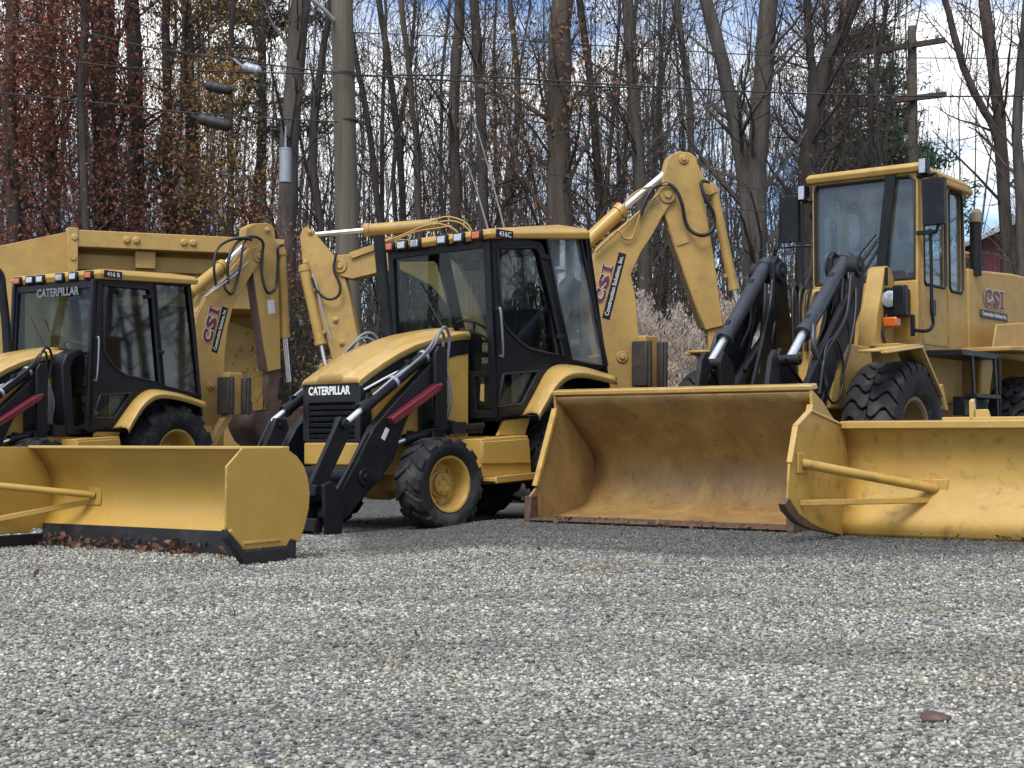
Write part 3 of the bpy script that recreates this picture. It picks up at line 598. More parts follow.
    if T.get('lug'):
        lp_ = S(hw, T['lug']); lg_ = MB()
        for s_ in (1, -1): lg_.prism(lp_, 1, s_ * 0.05, s_ * 0.075)
        lg_.build('cylinder_lug', 'yellow_aged', stick, bevel=0.006)
    e = S(hw - 0.06, T['stick_ext']); MB().prism(e, 1, -(hw - 0.06), hw - 0.06).build('stick_extension', 'dig_rust' if T.get('rusty') else 'yellow_aged', stick, bevel=0.01)
    for key, mm in (('boom_cyl', 'yellow_paint'), ('bucket_cyl', 'yellow_aged')):
        p0, p1, p2, rr = T[key]; y = 0.0
        P = [FB.un(1, 0.0, *p) for p in (p0, p1, p2)]
        ram(root, *[(q.x, y, q.z) for q in P], rr, mm, rr=rr * 0.48, name='boom_cylinder' if key == 'boom_cyl' else 'bucket_cylinder')
    for hs in T['hoses']:
        hose(root, [tuple(FB.un(1, hw + 0.05 + 0.02 * math.sin(i * 1.7), *p)) for i, p in enumerate(hs[0])], hs[1], hs[2])
    # digging bucket at the end of the stick
    bk = T['dig']; c0 = S(0, [bk[0]])[0]; R_ = bk[1]; d = MB(); prof = []
    for k in range(9):
        t = rad(-200 + k * 26) if bk[2] else rad(-160 + k * 26); prof.append((c0[0] + R_ * math.cos(t), c0[1] + R_ * 0.95 * math.sin(t)))
    d.loft([[(x, y, z) for x, z in prof] for y in (-0.30, 0.30)])
    db = d.build('digging_bucket', 'dig_rust', root, solid=0.03)
    for s in (1, -1): MB().prism(prof, 1, s * 0.285, s * 0.305).build('bucket_cheek', 'dig_rust', db)
    tm = MB(); lx, lz = prof[-1]
    for k in range(5): tm.beam((lx, -0.24 + 0.12 * k, lz), (lx + 0.02, -0.24 + 0.12 * k, lz + 0.16), 0.05, 0.04, (1, 0, 0))
    tm.build('bucket_teeth', 'rust_steel', db)
    root = body_root; bpy.context.view_layer.update()
    for ch in list(rootb.children):
        mb_ = ch.matrix_basis.copy(); ch.parent = root; ch.matrix_parent_inverse = fr.M.inverted(); ch.matrix_basis = FB.M @ mb_
    bpy.data.objects.remove(rootb)
    # stabilizers, folded up against the rear frame
    for s in (1, -1):
        u0, v0, u1, v1 = T['stab']; q0 = fr.un(1, 0.52, u0, v0); q1 = fr.un(1, 0.52, u1, v1); xc = (q0.x + q1.x) / 2; w = abs(q0.x - q1.x)
        lg = MB(); lg.beam((-0.95, s * 0.50, 0.62), (xc, s * 0.50, q1.z + 0.12), 0.10, 0.12); lg.box((xc, s * 0.50, (q0.z + q1.z) / 2), (w * 0.55, 0.12, (q0.z - q1.z)))
        sg = lg.build('stabilizer', 'yellow_aged', root, bevel=0.012)
        pd = MB()
        for k in (-1, 1): pd.box((xc + k * w * 0.33, s * 0.53, (q0.z + q1.z) / 2 - 0.03), (w * 0.26, 0.22, (q0.z - q1.z) * 0.88)); pd.box((xc + k * w * 0.33, s * 0.65, (q0.z + q1.z) / 2 - 0.03), (w * 0.12, 0.03, (q0.z - q1.z) * 0.9))
        pd.build('rubber_pad', 'pad_rubber', sg, bevel=0.02)
    return root, boom, stick, cab, FB, hw

# ---------------------------------------------------------------- the middle machine
FM = Frame(0.13, 15.94, -0.012, 43)
TM = dict(name=True, rear_gm='glass_sky_haze', wear=[(669, 228), (704, 328)], lug=[(697, 160), (706, 178), (716, 183), (717, 192), (710, 195), (701, 190)], boom_heading=79, model='416C', roof_top=[(491, 228.5), (589, 228)], roof_bottom=[(493, 238.5), (589, 239)],
    lamps=[(401.5, 244), (414.5, 242), (441.5, 239.5), (458, 237.5)], ambers=[(389, 245), (476, 235.7)], badge=[(496.5, 228.8), (513, 228.8), (496.5, 237.2)],
    cab_side=[(488, 237), (590, 237.5), (594.5, 275), (600, 320), (606, 368), (596, 370), (578, 366.5), (569, 365.5), (555, 365.5), (546, 372), (536, 391), (522, 415), (497, 418), (494.5, 360), (491, 290)],
    pillar=[(488.5, 238), (496, 418)], rear_pillar=[(590, 238), (608, 368)], exhaust_top=2.99, curved=False, exhaust_r=0.062,
    door_glass=[(497, 248), (535, 247.5), (539, 252), (551, 300), (563, 356), (547, 353), (529, 348.5), (518, 341), (507, 329.5), (502, 321)],
    rear_glass=[(546, 238), (580, 238), (594, 303), (607, 366), (590, 364), (571.5, 360), (558, 300)],
    low_glass=[(503, 374), (537.5, 371), (521.5, 404), (497.5, 407)],
    grab=[(497, 309), (499.5, 356)], hinges=[(544, 257), (560, 337)],
    fender_in=[(522, 415), (534, 393), (545, 373), (555, 365.5), (569, 365.3), (589, 369), (616, 378.6)], fender_out=[(538.6, 414.5), (547, 400), (556, 385), (567.5, 375), (580, 372.5), (595, 374.5), (617, 380)],
    boom=[(668, 188), (660, 191), (655, 200), (639, 213), (617, 231), (598, 247), (588, 268), (584, 300), (588, 340), (596, 375), (603, 415), (640, 415), (639, 340), (636, 300), (631, 274), (641, 252), (653, 234), (662, 217), (670, 205)],
    boom_ribs=[(2, 3), (3, 4), (4, 5), (5, 6), (6, 7), (7, 8), (8, 9), (9, 10), (11, 12), (12, 13), (13, 14), (14, 15), (15, 16), (16, 17), (17, 18)], boom_pins=[(667.5, 195, 0.10), (622, 357, 0.07)],
    stick=[(664, 172), (668, 158), (672, 154), (679, 151), (690, 152.5), (696.5, 157), (698, 166), (699.5, 178), (706, 209), (713, 250), (719.7, 297), (724, 326), (705.5, 330.5), (698, 311), (690, 292), (678, 256), (668, 224), (661, 205), (661, 190)],
    stick_pins=[(684.5, 159, 0.06), (667.5, 195, 0.075)], stick_ext=[(708, 328), (723, 325), (735, 368), (742, 400), (715, 400), (711, 366)],
    boom_cyl=((586, 243), (623, 208.5), (668, 171), 0.085), bucket_cyl=((713, 190), (734, 290), (748, 350), 0.058),
    hoses=[([(640, 216), (648, 196), (655, 187), (668, 184), (676, 190), (682, 204), (685, 220), (690, 230), (699, 235), (708, 234), (714, 225), (713, 212), (705, 198), (701, 184), (704, 181), (710, 182)], 0.022, 'hose'),
           ([(600, 245), (617, 231), (624, 238), (632, 238), (637, 224), (640, 214)], 0.013, 'yellow_aged'),
           ([(622, 214), (627, 200), (640, 190), (655, 186), (668, 184)], 0.012, 'yellow_aged'), ([(595, 252), (612, 236), (628, 222), (645, 207), (659, 193)], 0.014, 'yellow_aged')],
    dig=((732, 402), 0.34, False), stab=(637, 335, 661, 388))
mid, mboom, mstick, mcab, FMB, hwm = backhoe(FM, 'yellow and black backhoe loader in the middle, its name in white across the black grille', TM)
q = [FMB.un(1, hwm, *p) for p in ((602, 318), (609.5, 320), (619, 251.5), (593.5, 301), (603.5, 304), (599, 262), (609.5, 266))]
xd = q[2] - q[0]; yd = Vector((xd.z, 0, -xd.x)) * -1
yd = (q[0] - q[1]); xdn = xd.normalized(); yd = yd - xdn * yd.dot(xdn)
csi_decal(mboom, q[4], xd, yd, abs((q[6] - q[4]).dot(xdn)), abs((q[3] - q[4]).dot(yd.normalized())), 0.003, strip=(q[1], xd.length * 0.99, yd.length))

# ---------------------------------------------------------------- the left machine
FL = Frame(-5.13, 19.2, -0.012, 32)
TL = dict(wear=[(252.5, 262), (267.5, 370)], lug=[(274, 236), (280, 245), (286, 247), (286, 254), (277, 256)], boom_heading=42, gm_side='glass_mirror', exhaust_y=-0.40, model='416 B', roof_top=[(101, 269), (197.5, 276.5)], roof_bottom=[(102, 279), (197.5, 284.5)],
    lamps=[(29.5, 273), (39.5, 273), (59, 274), (72.5, 274.2)], ambers=[(17, 272.5), (88, 274.5)], badge=[(104.5, 269.8), (122, 271), (104.5, 277)], exhaust_top=2.95, curved=True,
    cab_side=[(93, 279), (191, 283), (196, 330), (202, 398), (185, 395), (161, 391), (147, 390), (134, 399), (123, 414), (112.5, 428), (86, 430), (89, 380), (91, 330)],
    pillar=[(95, 280), (88, 430)], rear_pillar=[(191, 283), (202, 398)], mid_z=1.42,
    door_glass=[(104, 285), (148.5, 289), (152, 300), (159.4, 383), (143, 379), (125, 375), (115, 368), (108, 359), (103.5, 350)],
    rear_glass=[(155, 283), (187.5, 286), (194, 340), (200, 395), (182, 390.5), (164, 386), (159, 330)],
    low_glass=[(100, 395), (130.5, 393), (114, 418), (92, 418)],
    grab=[(96, 338), (94, 380)], hinges=[(150, 297), (160, 352)],
    fender_in=[(113, 428), (124, 412), (134, 399), (147, 390), (161, 391), (183, 396), (206, 404)], fender_out=[(128, 429), (135, 417), (142, 406), (152, 397), (163, 394), (183, 397), (207, 405)],
    boom=[(258, 246), (250, 249), (240, 262), (225, 278), (207, 295), (198, 313), (193, 332), (195, 365), (199, 395), (203, 420), (206, 450), (224, 450), (223.5, 395), (225, 353), (228, 327), (233, 307), (243, 289), (252, 274), (261, 262)],
    boom_ribs=[(1, 2), (2, 3), (3, 4), (4, 5), (5, 6), (6, 7), (7, 8), (8, 9), (12, 13), (13, 14), (14, 15), (15, 16), (16, 17), (17, 18)], boom_pins=[(258.5, 256, 0.10), (211, 386, 0.07)],
    stick=[(245, 240), (246, 228), (254, 223.5), (268, 223), (273, 226), (275, 232), (276.5, 246), (278, 270), (279.5, 300), (281, 369), (268, 372), (262, 340), (257, 306), (253, 272), (252, 256)],
    stick_pins=[(269, 230, 0.055), (258.5, 256, 0.075)], stick_ext=[(268, 370), (281, 368), (278, 398), (285, 412), (270, 412), (266, 392)], rusty=True,
    boom_cyl=((190, 292), (224, 265), (254, 236), 0.085), bucket_cyl=((281, 252), (285, 338), (289, 382), 0.075), bucket_cyl_y=0.0,
    hoses=[([(216, 286), (214, 268), (217, 250), (228, 241), (243, 238), (252, 240)], 0.02, 'hose'), ([(228, 284), (228, 262), (235, 245), (245, 238), (256, 237), (263, 243), (262, 256), (262, 276), (266, 290), (270, 293), (276, 286), (278, 262), (278, 248), (283, 245)], 0.022, 'hose'),
           ([(224, 284), (226, 290), (232, 294), (236, 284), (240, 268), (243, 246), (248, 238)], 0.018, 'hose'), ([(205, 297), (220, 286), (236, 274), (248, 262)], 0.013, 'grey_metal'), ([(210, 292), (224, 280), (238, 268)], 0.011, 'chrome_dull')],
    dig=((268, 418), 0.50, True), stab=(221, 372, 246, 415), hosem='hose')
left, lboom, lstick, lcab, FLB, hwl = backhoe(FL, 'yellow and black backhoe loader on the left, behind the pusher with two end plates', TL)
q = [FLB.un(1, hwl, *p) for p in ((211, 352), (217, 353.5), (222.5, 306), (200.5, 343), (211, 344.5), (217, 309))]
xd = q[2] - q[0]; xdn = xd.normalized(); yd = q[0] - q[1]; yd = yd - xdn * yd.dot(xdn)
csi_decal(lboom, q[4], xd, yd, abs((q[5] - q[4]).dot(xdn)), abs((q[3] - q[4]).dot(yd.normalized())), 0.003, strip=(q[1], xd.length * 0.98, yd.length))
# the maker's name stuck along the top of its windshield
q = [FL.un(0, FL.side(0.75, [(95, 290)])[0][0] + 0.012, *p) for p in ((37, 298), (79, 298), (37, 289.5))]
lettering('lettering', 'CATERPILLAR', 'hose_grey', lcab, q[0], (0, 1, 0), (0, 0, 1), abs(q[1].y - q[0].y), abs(q[2].z - q[0].z), 0.003, 0.03)
# black hose guard standing beside its hood
b = MB(); b.prism([(1.55, 0.95), (1.62, 1.75), (1.55, 1.90), (1.40, 1.97), (1.30, 1.97), (1.30, 1.90), (1.42, 1.86), (1.48, 1.75), (1.40, 0.95)], 1, 0.44, 0.66)
b.build('hose_guard', 'black_paint', left, bevel=0.02)

# small fittings: seams, latches, warning labels, wipers
for root, cab_, fb, hw_, stick_, T in ((mid, mcab, FMB, hwm, mstick, TM), (left, lcab, FLB, hwl, lstick, TL)):
    for s in (1, -1):
        MB().prism([(1.96, 1.05), (1.975, 1.05), (1.975, 1.56), (1.96, 1.57)], 1, s * 0.41, s * 0.4125).build('panel_seam', 'black_dusty', root, smooth=0)
        MB().box((2.2, s * 0.418, 1.22), (0.09, 0.014, 0.05)).build('latch', 'black_dusty', root, bevel=0.006)
        MB().box((1.2, s * 0.905, 0.72), (0.12, 0.006, 0.07)).build('warning_label', 'white_mark', root)
    z0 = 2.05 if root is mid else 1.95
    MB().tube([(1.30, 0.10, z0 - 0.08), (1.31, -0.12, z0 + 0.22), (1.31, -0.30, z0 + 0.46)], 0.010, 6).build('wiper', 'hose', cab_)
    MB().box((1.12, 0.30, 2.66), (0.03, 0.24, 0.10)).build('inside_mirror', 'black_dusty', cab_, bevel=0.02)
q = [FLB.un(1, hwl - 0.028, *p) for p in ((267, 300), (274, 299.5), (275.5, 313), (268.5, 314))]
MB().add(q, [(0, 1, 2, 3)]).build('warning_label', 'white_mark', lstick, smooth=0)
q = [FMB.un(1, hwm - 0.028, *p) for p in ((676, 243), (688, 239), (689, 242), (677, 246))]
MB().add([v + Vector((0, t, 0)) for t in (0.0, 0.012) for v in q], [(0, 1, 2, 3), (7, 6, 5, 4), (0, 4, 5, 1), (1, 5, 6, 2), (2, 6, 7, 3), (3, 7, 4, 0)]).build('stop_block', 'yellow_aged', mstick)
# ================================================================ the machine parked behind: only its boom and stick rise into view
FT = Frame(0.3, 20.6, 0, -85)
far = thing('backhoe_loader', 'backhoe loader mostly hidden behind the middle one, its boom and bent stick showing', 'backhoe loader', FT.M)
b = MB()
for s in (1, -1): b.span(-0.95, 2.6, s * 0.22, s * 0.34, 0.52, 0.86)
b.span(-1.0, -0.7, -0.6, 0.6, 0.4, 1.05); b.span(0.9, 2.6, -0.38, 0.38, 0.86, 1.22); b.span(-1.4, -0.9, -0.14, 0.14, 0.5, 1.5)
b.build('frame', 'yellow_aged', far, bevel=0.012)
for s in (1, -1):
    wheel(far, 2.1, s * 0.83, 0.44, 0.34, 0.26, s, 'bar'); wheel(far, 0.0, s * 0.77, 0.62, 0.46, 0.33, s, 'bar')
S = FT.side; yT = -0.16
bp = S(yT, [(331, 262), (336, 255), (349, 254), (380, 244), (392, 238), (420, 240), (455, 262), (478, 305), (490, 350), (500, 400), (476, 405), (466, 350), (452, 310), (430, 285), (400, 270), (380, 272), (352, 279), (340, 276)])
bo = MB(); bo.prism(bp, 1, -0.15, 0.15); x, z = S(yT, [(340, 266)])[0]; pinboss(bo, (x, 0, z), 0.10, 0.17)
x, z = S(yT, [(484, 392)])[0]; bo.beam((x, 0, z), (-1.1, 0, 1.0), 0.26, 0.3)
fboom = bo.build('boom', 'yellow_aged', far, bevel=0.01)
lug = MB(); lug.prism(S(yT, [(349, 253), (378, 243), (392, 236), (394, 241), (379, 249), (352, 259)]), 1, -0.19, -0.16); lug.build('boom_flange', 'yellow_aged', fboom, bevel=0.005)
sp = S(yT, [(299, 236), (302, 228), (306, 226.5), (310, 229), (316, 236), (335, 258), (343, 268), (345, 280), (349, 295), (359, 343), (356, 356), (352, 380), (336, 384), (329, 349), (318, 316), (309, 290), (302, 262)])
stt = MB(); stt.prism(sp, 1, -0.12, 0.12)
for (u, v, r) in ((310, 232, 0.05), (305, 262, 0.045), (335, 320, 0.05), (341, 343, 0.05)): x, z = S(yT, [(u, v)])[0]; pinboss(stt, (x, 0, z), r, 0.135)
fst = stt.build('stick', 'yellow_aged', far, bevel=0.012)
P = [FT.un(1, yT, *p) for p in ((433, 223), (362, 228.5), (312, 233))]; ram(far, *[(q.x, 0, q.z) for q in P], 0.085, 'yellow_aged', rr=0.036, name='boom_cylinder')
P = [FT.un(1, yT, *p) for p in ((304, 268), (321, 345), (327, 372))]; ram(far, *[(q.x, -0.16, q.z) for q in P], 0.075, 'yellow_aged', rr=0.03, name='bucket_cylinder')
b = MB(); x0, z0 = S(yT, [(325, 372)])[0]; x1, z1 = S(yT, [(346, 378)])[0]
b.prism([(x0 - 0.1, z0 + 0.12), (x0 + 0.05, z0 + 0.2), (x1 + 0.1, z1 + 0.1), (x1 + 0.08, z1 - 0.35), (x0 + 0.02, z0 - 0.4), (x0 - 0.12, z0 - 0.1)], 1, -0.10, 0.10); b.build('bucket_linkage', 'yellow_aged', far, bevel=0.02)
cx, cz = (x0 + x1) / 2, z1 - 0.55; prof = [(cx + 0.34 * math.cos(rad(-170 + k * 28)), cz + 0.34 * math.sin(rad(-170 + k * 28))) for k in range(8)]
db = MB().loft([[(x, y, z) for x, z in prof] for y in (-0.3, 0.3)]).build('digging_bucket', 'dig_rust', far, solid=0.03)
for s in (1, -1): MB().prism(prof, 1, s * 0.285, s * 0.305).build('bucket_cheek', 'dig_rust', db)
for hs, r in (([(431, 221), (445, 217), (458, 219), (468, 225), (474, 236)], 0.014), ([(433, 225), (446, 221), (460, 223), (470, 231)], 0.014), ([(378, 244), (400, 236), (425, 226), (440, 224), (455, 230), (462, 240)], 0.014), ([(395, 240), (415, 232), (438, 228), (452, 226)], 0.012)):
    hose(far, [tuple(FT.un(1, yT - 0.06, *p)) for p in hs], r, 'yellow_aged')
hose(far, [tuple(FT.un(1, yT - 0.06, *p)) for p in ((336, 254), (334, 270), (340, 285), (338, 296), (328, 299), (318, 292), (312, 278))], 0.02, 'hose')
hose(far, [tuple(FT.un(1, yT - 0.06, *p)) for p in ((312, 274), (316, 284), (322, 310), (331, 340))], 0.014, 'grey_metal')

# ================================================================ the wheel loader
K = 0.90                                                    # the lot rises a hand's breadth here (see ground_z)
FR = Frame(1.40 * K, 14.28 * K, EYE * (1 - K), 36, K)
ldr = thing('wheel_loader', 'yellow wheel loader with a tall cab and a wide rust-streaked bucket resting on the gravel', 'wheel loader', FR.M)
S = FR.side
# bucket
W = 1.47
ip = S(-W + 0.03, [(557, 397), (575, 424), (593, 452), (596, 470), (594, 488), (586, 505), (566, 514), (541, 520)])
ip = [(x, max(0.02, z)) for x, z in ip]
top_in, lip = ip[0], (0.0, 0.012)
pr = [(v.x, v.z) for v in smooth_path([(x, 0, z) for x, z in ip[:2]], 3)][:-1] + [(v.x, v.z) for v in smooth_path([(x, 0, z) for x, z in ip[1:]], 5)] + [lip]
sh = MB(); ny = 13
sh.loft([[(x, -W + 2 * W * k / (ny - 1), z) for x, z in pr] for k in range(ny)])
bkt = sh.build('bucket', 'bucket_wear', ldr, solid=0.03, smooth=30)
back = S(-W, [(557, 392)])[0]
rim_o = [(top_in[0] + 0.02, top_in[1] + 0.02)] + [(x - 0.05, z + 0.02) for x, z in pr[2:9]] + [(x - 0.03, z - 0.03) for x, z in pr[9:16]]
cheek = [(top_in[0] + 0.015, top_in[1] + 0.03), (-0.66, 1.22), (-0.95, 1.035), (-1.24, 0.74), (-1.26, 0.34), (-1.08, 0.10), (-0.80, 0.04), (-0.30, 0.0), (0.0, 0.0), (0.055, 0.02), (0.05, 0.27), (-0.07, 0.36), (-0.36, 0.98), (-0.43, 1.16)]
for s in (1, -1):
    MB().prism(cheek, 1, s * (W - 0.015), s * (W + 0.015)).build('bucket_cheek', 'bucket_wear' if s < 0 else 'yellow_scuffed', bkt, bevel=0.006)
    MB().prism([(-0.44, 1.17), (-0.36, 0.99), (-0.075, 0.37), (-0.03, 0.37), (-0.32, 1.01), (-0.40, 1.19)], 1, s * (W - 0.035), s * (W + 0.03)).build('side_cutter', 'yellow_scuffed', bkt, bevel=0.006)
    MB().prism([(-0.07, -0.0), (-0.06, 0.27), (0.065, 0.27), (0.085, -0.0)], 1, s * (W - 0.03), s * (W + 0.05)).build('corner_bit', 'rust_steel', bkt, bevel=0.01)
tb = MB(); tx, tz = top_in
tb.prism([(tx + 0.02, tz + 0.012), (tx + 0.03, tz + 0.062), (tx - 0.10, tz + 0.085), (tx - 0.14, tz + 0.03)], 1, -W - 0.02, W + 0.02)
tb.build('bucket_top_edge', 'yellow_bright', bkt, bevel=0.012)
MB().prism([(-0.22, 0.012), (0.06, 0.005), (0.085, 0.025), (0.03, 0.045), (-0.22, 0.055)], 1, -W - 0.03, W + 0.03).build('cutting_edge', 'rust_steel', bkt, bevel=0.006)
bb = MB()
for y in (-0.62, -0.34, 0.34, 0.62): bb.prism([(-0.75, 1.05), (-1.18, 0.75), (-1.24, 0.35), (-1.45, 0.35), (-1.45, 0.80), (-1.25, 1.15), (-0.95, 1.25)], 1, y - 0.02, y + 0.02)
bb.build('bucket_hanger', 'yellow_aged', bkt, bevel=0.008)
# front frame, axle, wheels
b = MB(); b.span(-4.6, -2.5, -0.45, 0.45, 0.65, 1.35)
for s in (1, -1): b.prism([(-2.70, 1.2), (-2.9, 1.75), (-3.3, 1.95), (-3.9, 1.95), (-4.1, 1.2)], 1, s * 0.60, s * 0.66)
b.build('front_frame', 'yellow_aged', ldr, bevel=0.02)
for s in (1, -1):
    b = MB(); b.prism([(-2.75, 1.3), (-3.2, 2.2), (-3.45, 2.62), (-3.75, 2.72), (-3.95, 2.1), (-4.1, 1.3)], 1, s * 0.34, s * 0.40); b.build('arm_tower', 'black_dusty', ldr, bevel=0.02)
MB().cyl((-3.48, -1.1, 0.87), (-3.48, 1.1, 0.87), 0.22).build('axle', 'yellow_aged', ldr)
for s in (1, -1): wheel(ldr, -3.48, s * 1.10, 0.87, 0.62, 0.455, s, 'rock', dish=0.22, rimmat='rim_brown', phase=0.05)
fi = S(1.42, [(860, 349), (921, 345), (942, 395)]); fxx = FR.un(1, 1.15, 861, 349).x; fz = [(fxx, fi[0][1] + 0.02), (fi[1][0], fi[1][1]), (fi[2][0], fi[2][1])]
for s in (1, -1):
    if s < 0: fz = [(-3.2, fz[1][1] + 0.01)] + fz[1:]
    f = MB(); f.loft([[(x, y * s, z) for x, z in fz] for y in (1.12, 1.40)]); fo = f.build('fender', 'yellow_aged', ldr, solid=0.03)
    f = MB()
    for (a, c) in ((fz[0], fz[1]), (fz[1], fz[2])): f.beam((a[0], s * 1.405, a[1] - 0.02), (c[0], s * 1.405, c[1] - 0.02), 0.03, 0.075, (0, 1, 0))
    f.build('fender_lip', 'yellow_bright', fo, bevel=0.008)
# lift arms, tilt cylinders, tool-carrier linkage
for s in (1, -1):
    y = 0.49 * s; P = lambda u, v: (lambda q: (q.x, q.z))(FR.un(1, y, u, v))
    if s > 0: bar0, bar1, rd = (846, 259), (803, 334), (789, 360)
    else: bar0, bar1, rd = (766, 265), (724, 340), (710, 364)
    p0, p1, p2 = (FR.un(1, y, *q) for q in (bar0, bar1, rd))
    ram(ldr, (p0.x, y, p0.z), (p1.x, y, p1.z), (p2.x, y, p2.z), 0.085, 'slate_paint', rr=0.05, name='tilt_cylinder')
    a = MB(); ar = [(-3.52, 2.92), (-3.66, 2.90), (-3.74, 2.72), (-3.62, 2.36), (-3.05, 1.72), (-2.35, 1.05), (-1.5, 0.42), (-1.30, 0.42), (-1.22, 0.58), (-2.15, 1.48), (-2.85, 2.14), (-3.30, 2.55)]
    a.prism(ar, 1, y + 0.10 * s, y + 0.17 * s); pinboss(a, (-3.55, y, 2.86), 0.13, 0.20); pinboss(a, (-1.38, y + 0.13 * s, 0.50), 0.09, 0.07)
    a.build('lift_arm', 'black_dusty', ldr, bevel=0.015)
    l = MB(); l.prism([(-1.92, 1.66), (-1.80, 1.82), (-1.70, 1.72), (-1.45, 0.85), (-1.55, 0.80)], 1, y - 0.10 * s, y - 0.04 * s); l.prism([(-1.98, 1.62), (-1.85, 1.72), (-2.55, 1.30), (-2.62, 1.22)], 1, y + 0.02, y + 0.07)
    pinboss(l, (p2.x, y, p2.z), 0.06, 0.13); l.prism([(p2.x - 0.28, p2.z - 0.02), (p2.x - 0.05, p2.z + 0.14), (p2.x + 0.06, p2.z + 0.02), (p2.x - 0.1, p2.z - 0.75), (p2.x - 0.35, p2.z - 0.75)], 1, y - 0.16 * s, y - 0.11 * s)
    l.build('tilt_lever', 'black_dusty', ldr, bevel=0.01)
    c2 = MB(); c2.cyl((-3.62, y - 0.02 * s, 2.20), (-2.55, y - 0.02 * s, 1.42), 0.075, 14); c2.build('lift_cylinder', 'black_dusty', ldr)
    c3 = MB(); c3.prism([(-3.40, 2.98), (-3.50, 3.06), (-3.66, 3.0), (-3.76, 2.7), (-3.84, 2.2), (-3.70, 1.75), (-3.42, 1.9), (-3.38, 2.5)], 1, y - 0.16 * s, y - 0.09 * s); c3.build('arm_bracket', 'black_paint', ldr, bevel=0.015)
    random.seed(11 + s)
    for k in range(9):
        x0 = -3.55 + 0.09 * (k % 4); zz = 2.85 - 0.05 * k; off = y + random.uniform(-0.16, 0.22) * s
        hose(ldr, [(x0, off, zz), (x0 + 0.10 + 0.08 * random.random(), off + 0.05, zz - 0.30), (x0 + 0.35 * random.random(), off + 0.08 * random.uniform(-1, 1), zz - 0.7), (x0 + 0.3 + 0.3 * random.random(), off, zz - 1.0 - 0.2 * random.random())], random.choice((0.016, 0.022, 0.026)), 'hose' if k % 3 else 'black_dusty')
    lp = [(-2.75 + 0.27 * math.cos(t * math.pi / 8), y + 0.20 * s, 1.62 + 0.36 * math.sin(t * math.pi / 8)) for t in range(17)]
    hose(ldr, lp, 0.014, 'hose'); hose(ldr, [(-3.42, y + 0.13 * s, 2.75), (-3.1, y + 0.2 * s, 2.25), (-2.55, y + 0.2 * s, 1.8), (-2.4, y + 0.18 * s, 1.35)], 0.022, 'hose')
    hose(ldr, [(p1.x - 0.05, y + 0.1 * s, p1.z + 0.1), (p1.x + 0.02, y + 0.14 * s, p1.z - 0.18), (p1.x - 0.22, y + 0.16 * s, p1.z - 0.5), (p1.x - 0.1, y + 0.15 * s, p1.z - 0.75)], 0.03, 'slate_paint')
b = MB(); b.cyl((-1.38, -0.75, 0.50), (-1.38, 0.75, 0.50), 0.07); b.span(-1.62, -1.42, -0.75, 0.75, 0.30, 0.42); b.cyl((-2.35, -0.5, 1.25), (-2.35, 0.5, 1.25), 0.10)
b.build('cross_shaft', 'black_dusty', ldr, bevel=0.01)
for k in range(4): hose(ldr, [(-3.95, -0.26 + 0.10 * k, 2.15), (-3.85, -0.24 + 0.09 * k, 2.68 - 0.03 * k), (-3.62, -0.20 + 0.09 * k, 2.62 - 0.05 * k), (-3.55, -0.16 + 0.08 * k, 1.9)], 0.026, 'hose')
MB().prism([(-3.95, 1.3), (-3.95, 2.66), (-3.80, 2.66), (-3.62, 2.2), (-3.6, 1.3)], 1, -0.14, 0.16).build('hose_tower', 'yellow_aged', ldr, bevel=0.02)

# rear half of the loader: cab, engine hood, ladder
o2 = FR.M @ Vector((-4.7, 0.26, 0)); F2 = Frame(o2.x, o2.y, o2.z, 38, K)
rear = bpy.data.objects.new('rear_body', None); COL.objects.link(rear); rear.parent = ldr; rear.matrix_world = F2.M
bpy.context.view_layer.update(); rear.matrix_parent_inverse = ldr.matrix_world.inverted(); rear.matrix_basis = F2.M
def S2(pts, y=0.72): return F2.side(y, pts)
cf = F2.front(0.0, [(812.5, 181), (921, 164), (921, 340)]); yw = 0.70
zr = (cf[0][1] + cf[1][1]) / 2; zs = F2.front(0, [(919, 276)])[0][1]; zlow = 1.95
print('loader cab', cf, zr, zs, S2([(962, 172), (977, 275), (926, 225), (951, 279)]))
Lc = 1.50; zt = zr + 0.06
b = MB()
fro = [(-yw, zlow), (yw, zlow), (yw, zr - 0.06), (-yw, zr - 0.06)]
b.plate(fro, [[(-yw + 0.045, zs - 0.02), (yw - 0.05, zs - 0.02), (yw - 0.04, zr - 0.16), (yw - 0.10, zr - 0.11), (-yw + 0.06, zr - 0.11), (-yw + 0.045, zr - 0.15)]], 0, -0.06, 0.0)
def rr_win(x0, x1, z0, z1, c=0.05): return [(x0 + c, z0), (x1 - c, z0), (x1, z0 + c), (x1, z1 - c), (x1 - c, z1), (x0 + c, z1), (x0, z1 - c), (x0, z0 + c)]
w1 = rr_win(-0.86, -0.16, zs - 0.08, zr - 0.16); w2 = rr_win(-1.44, -0.98, zs - 0.10, zr - 0.16, 0.06)
sd = [(-0.06, zlow), (-0.06, zr - 0.06), (-Lc, zr - 0.06), (-Lc - 0.10, zs - 0.3), (-Lc - 0.10, zlow)]
for s in (1, -1): b.plate(sd, [w1, w2], 1, s * (yw - 0.05), s * yw)
b.plate([(-yw + 0.05, zlow), (yw - 0.05, zlow), (yw - 0.05, zr - 0.06), (-yw + 0.05, zr - 0.06)], [rr_win(-0.62, -0.28, zs + 0.15, zr - 0.25, 0.06), rr_win(-0.2, 0.03, zs + 0.15, zr - 0.25, 0.06), rr_win(0.14, 0.60, zs + 0.1, zr - 0.22, 0.06)], 0, -Lc, -Lc + 0.05)
b.span(-Lc, 0, -yw + 0.06, yw - 0.06, zlow, zlow + 0.06)
lc = b.build('cab', 'yellow_aged', rear, bevel=0.012)
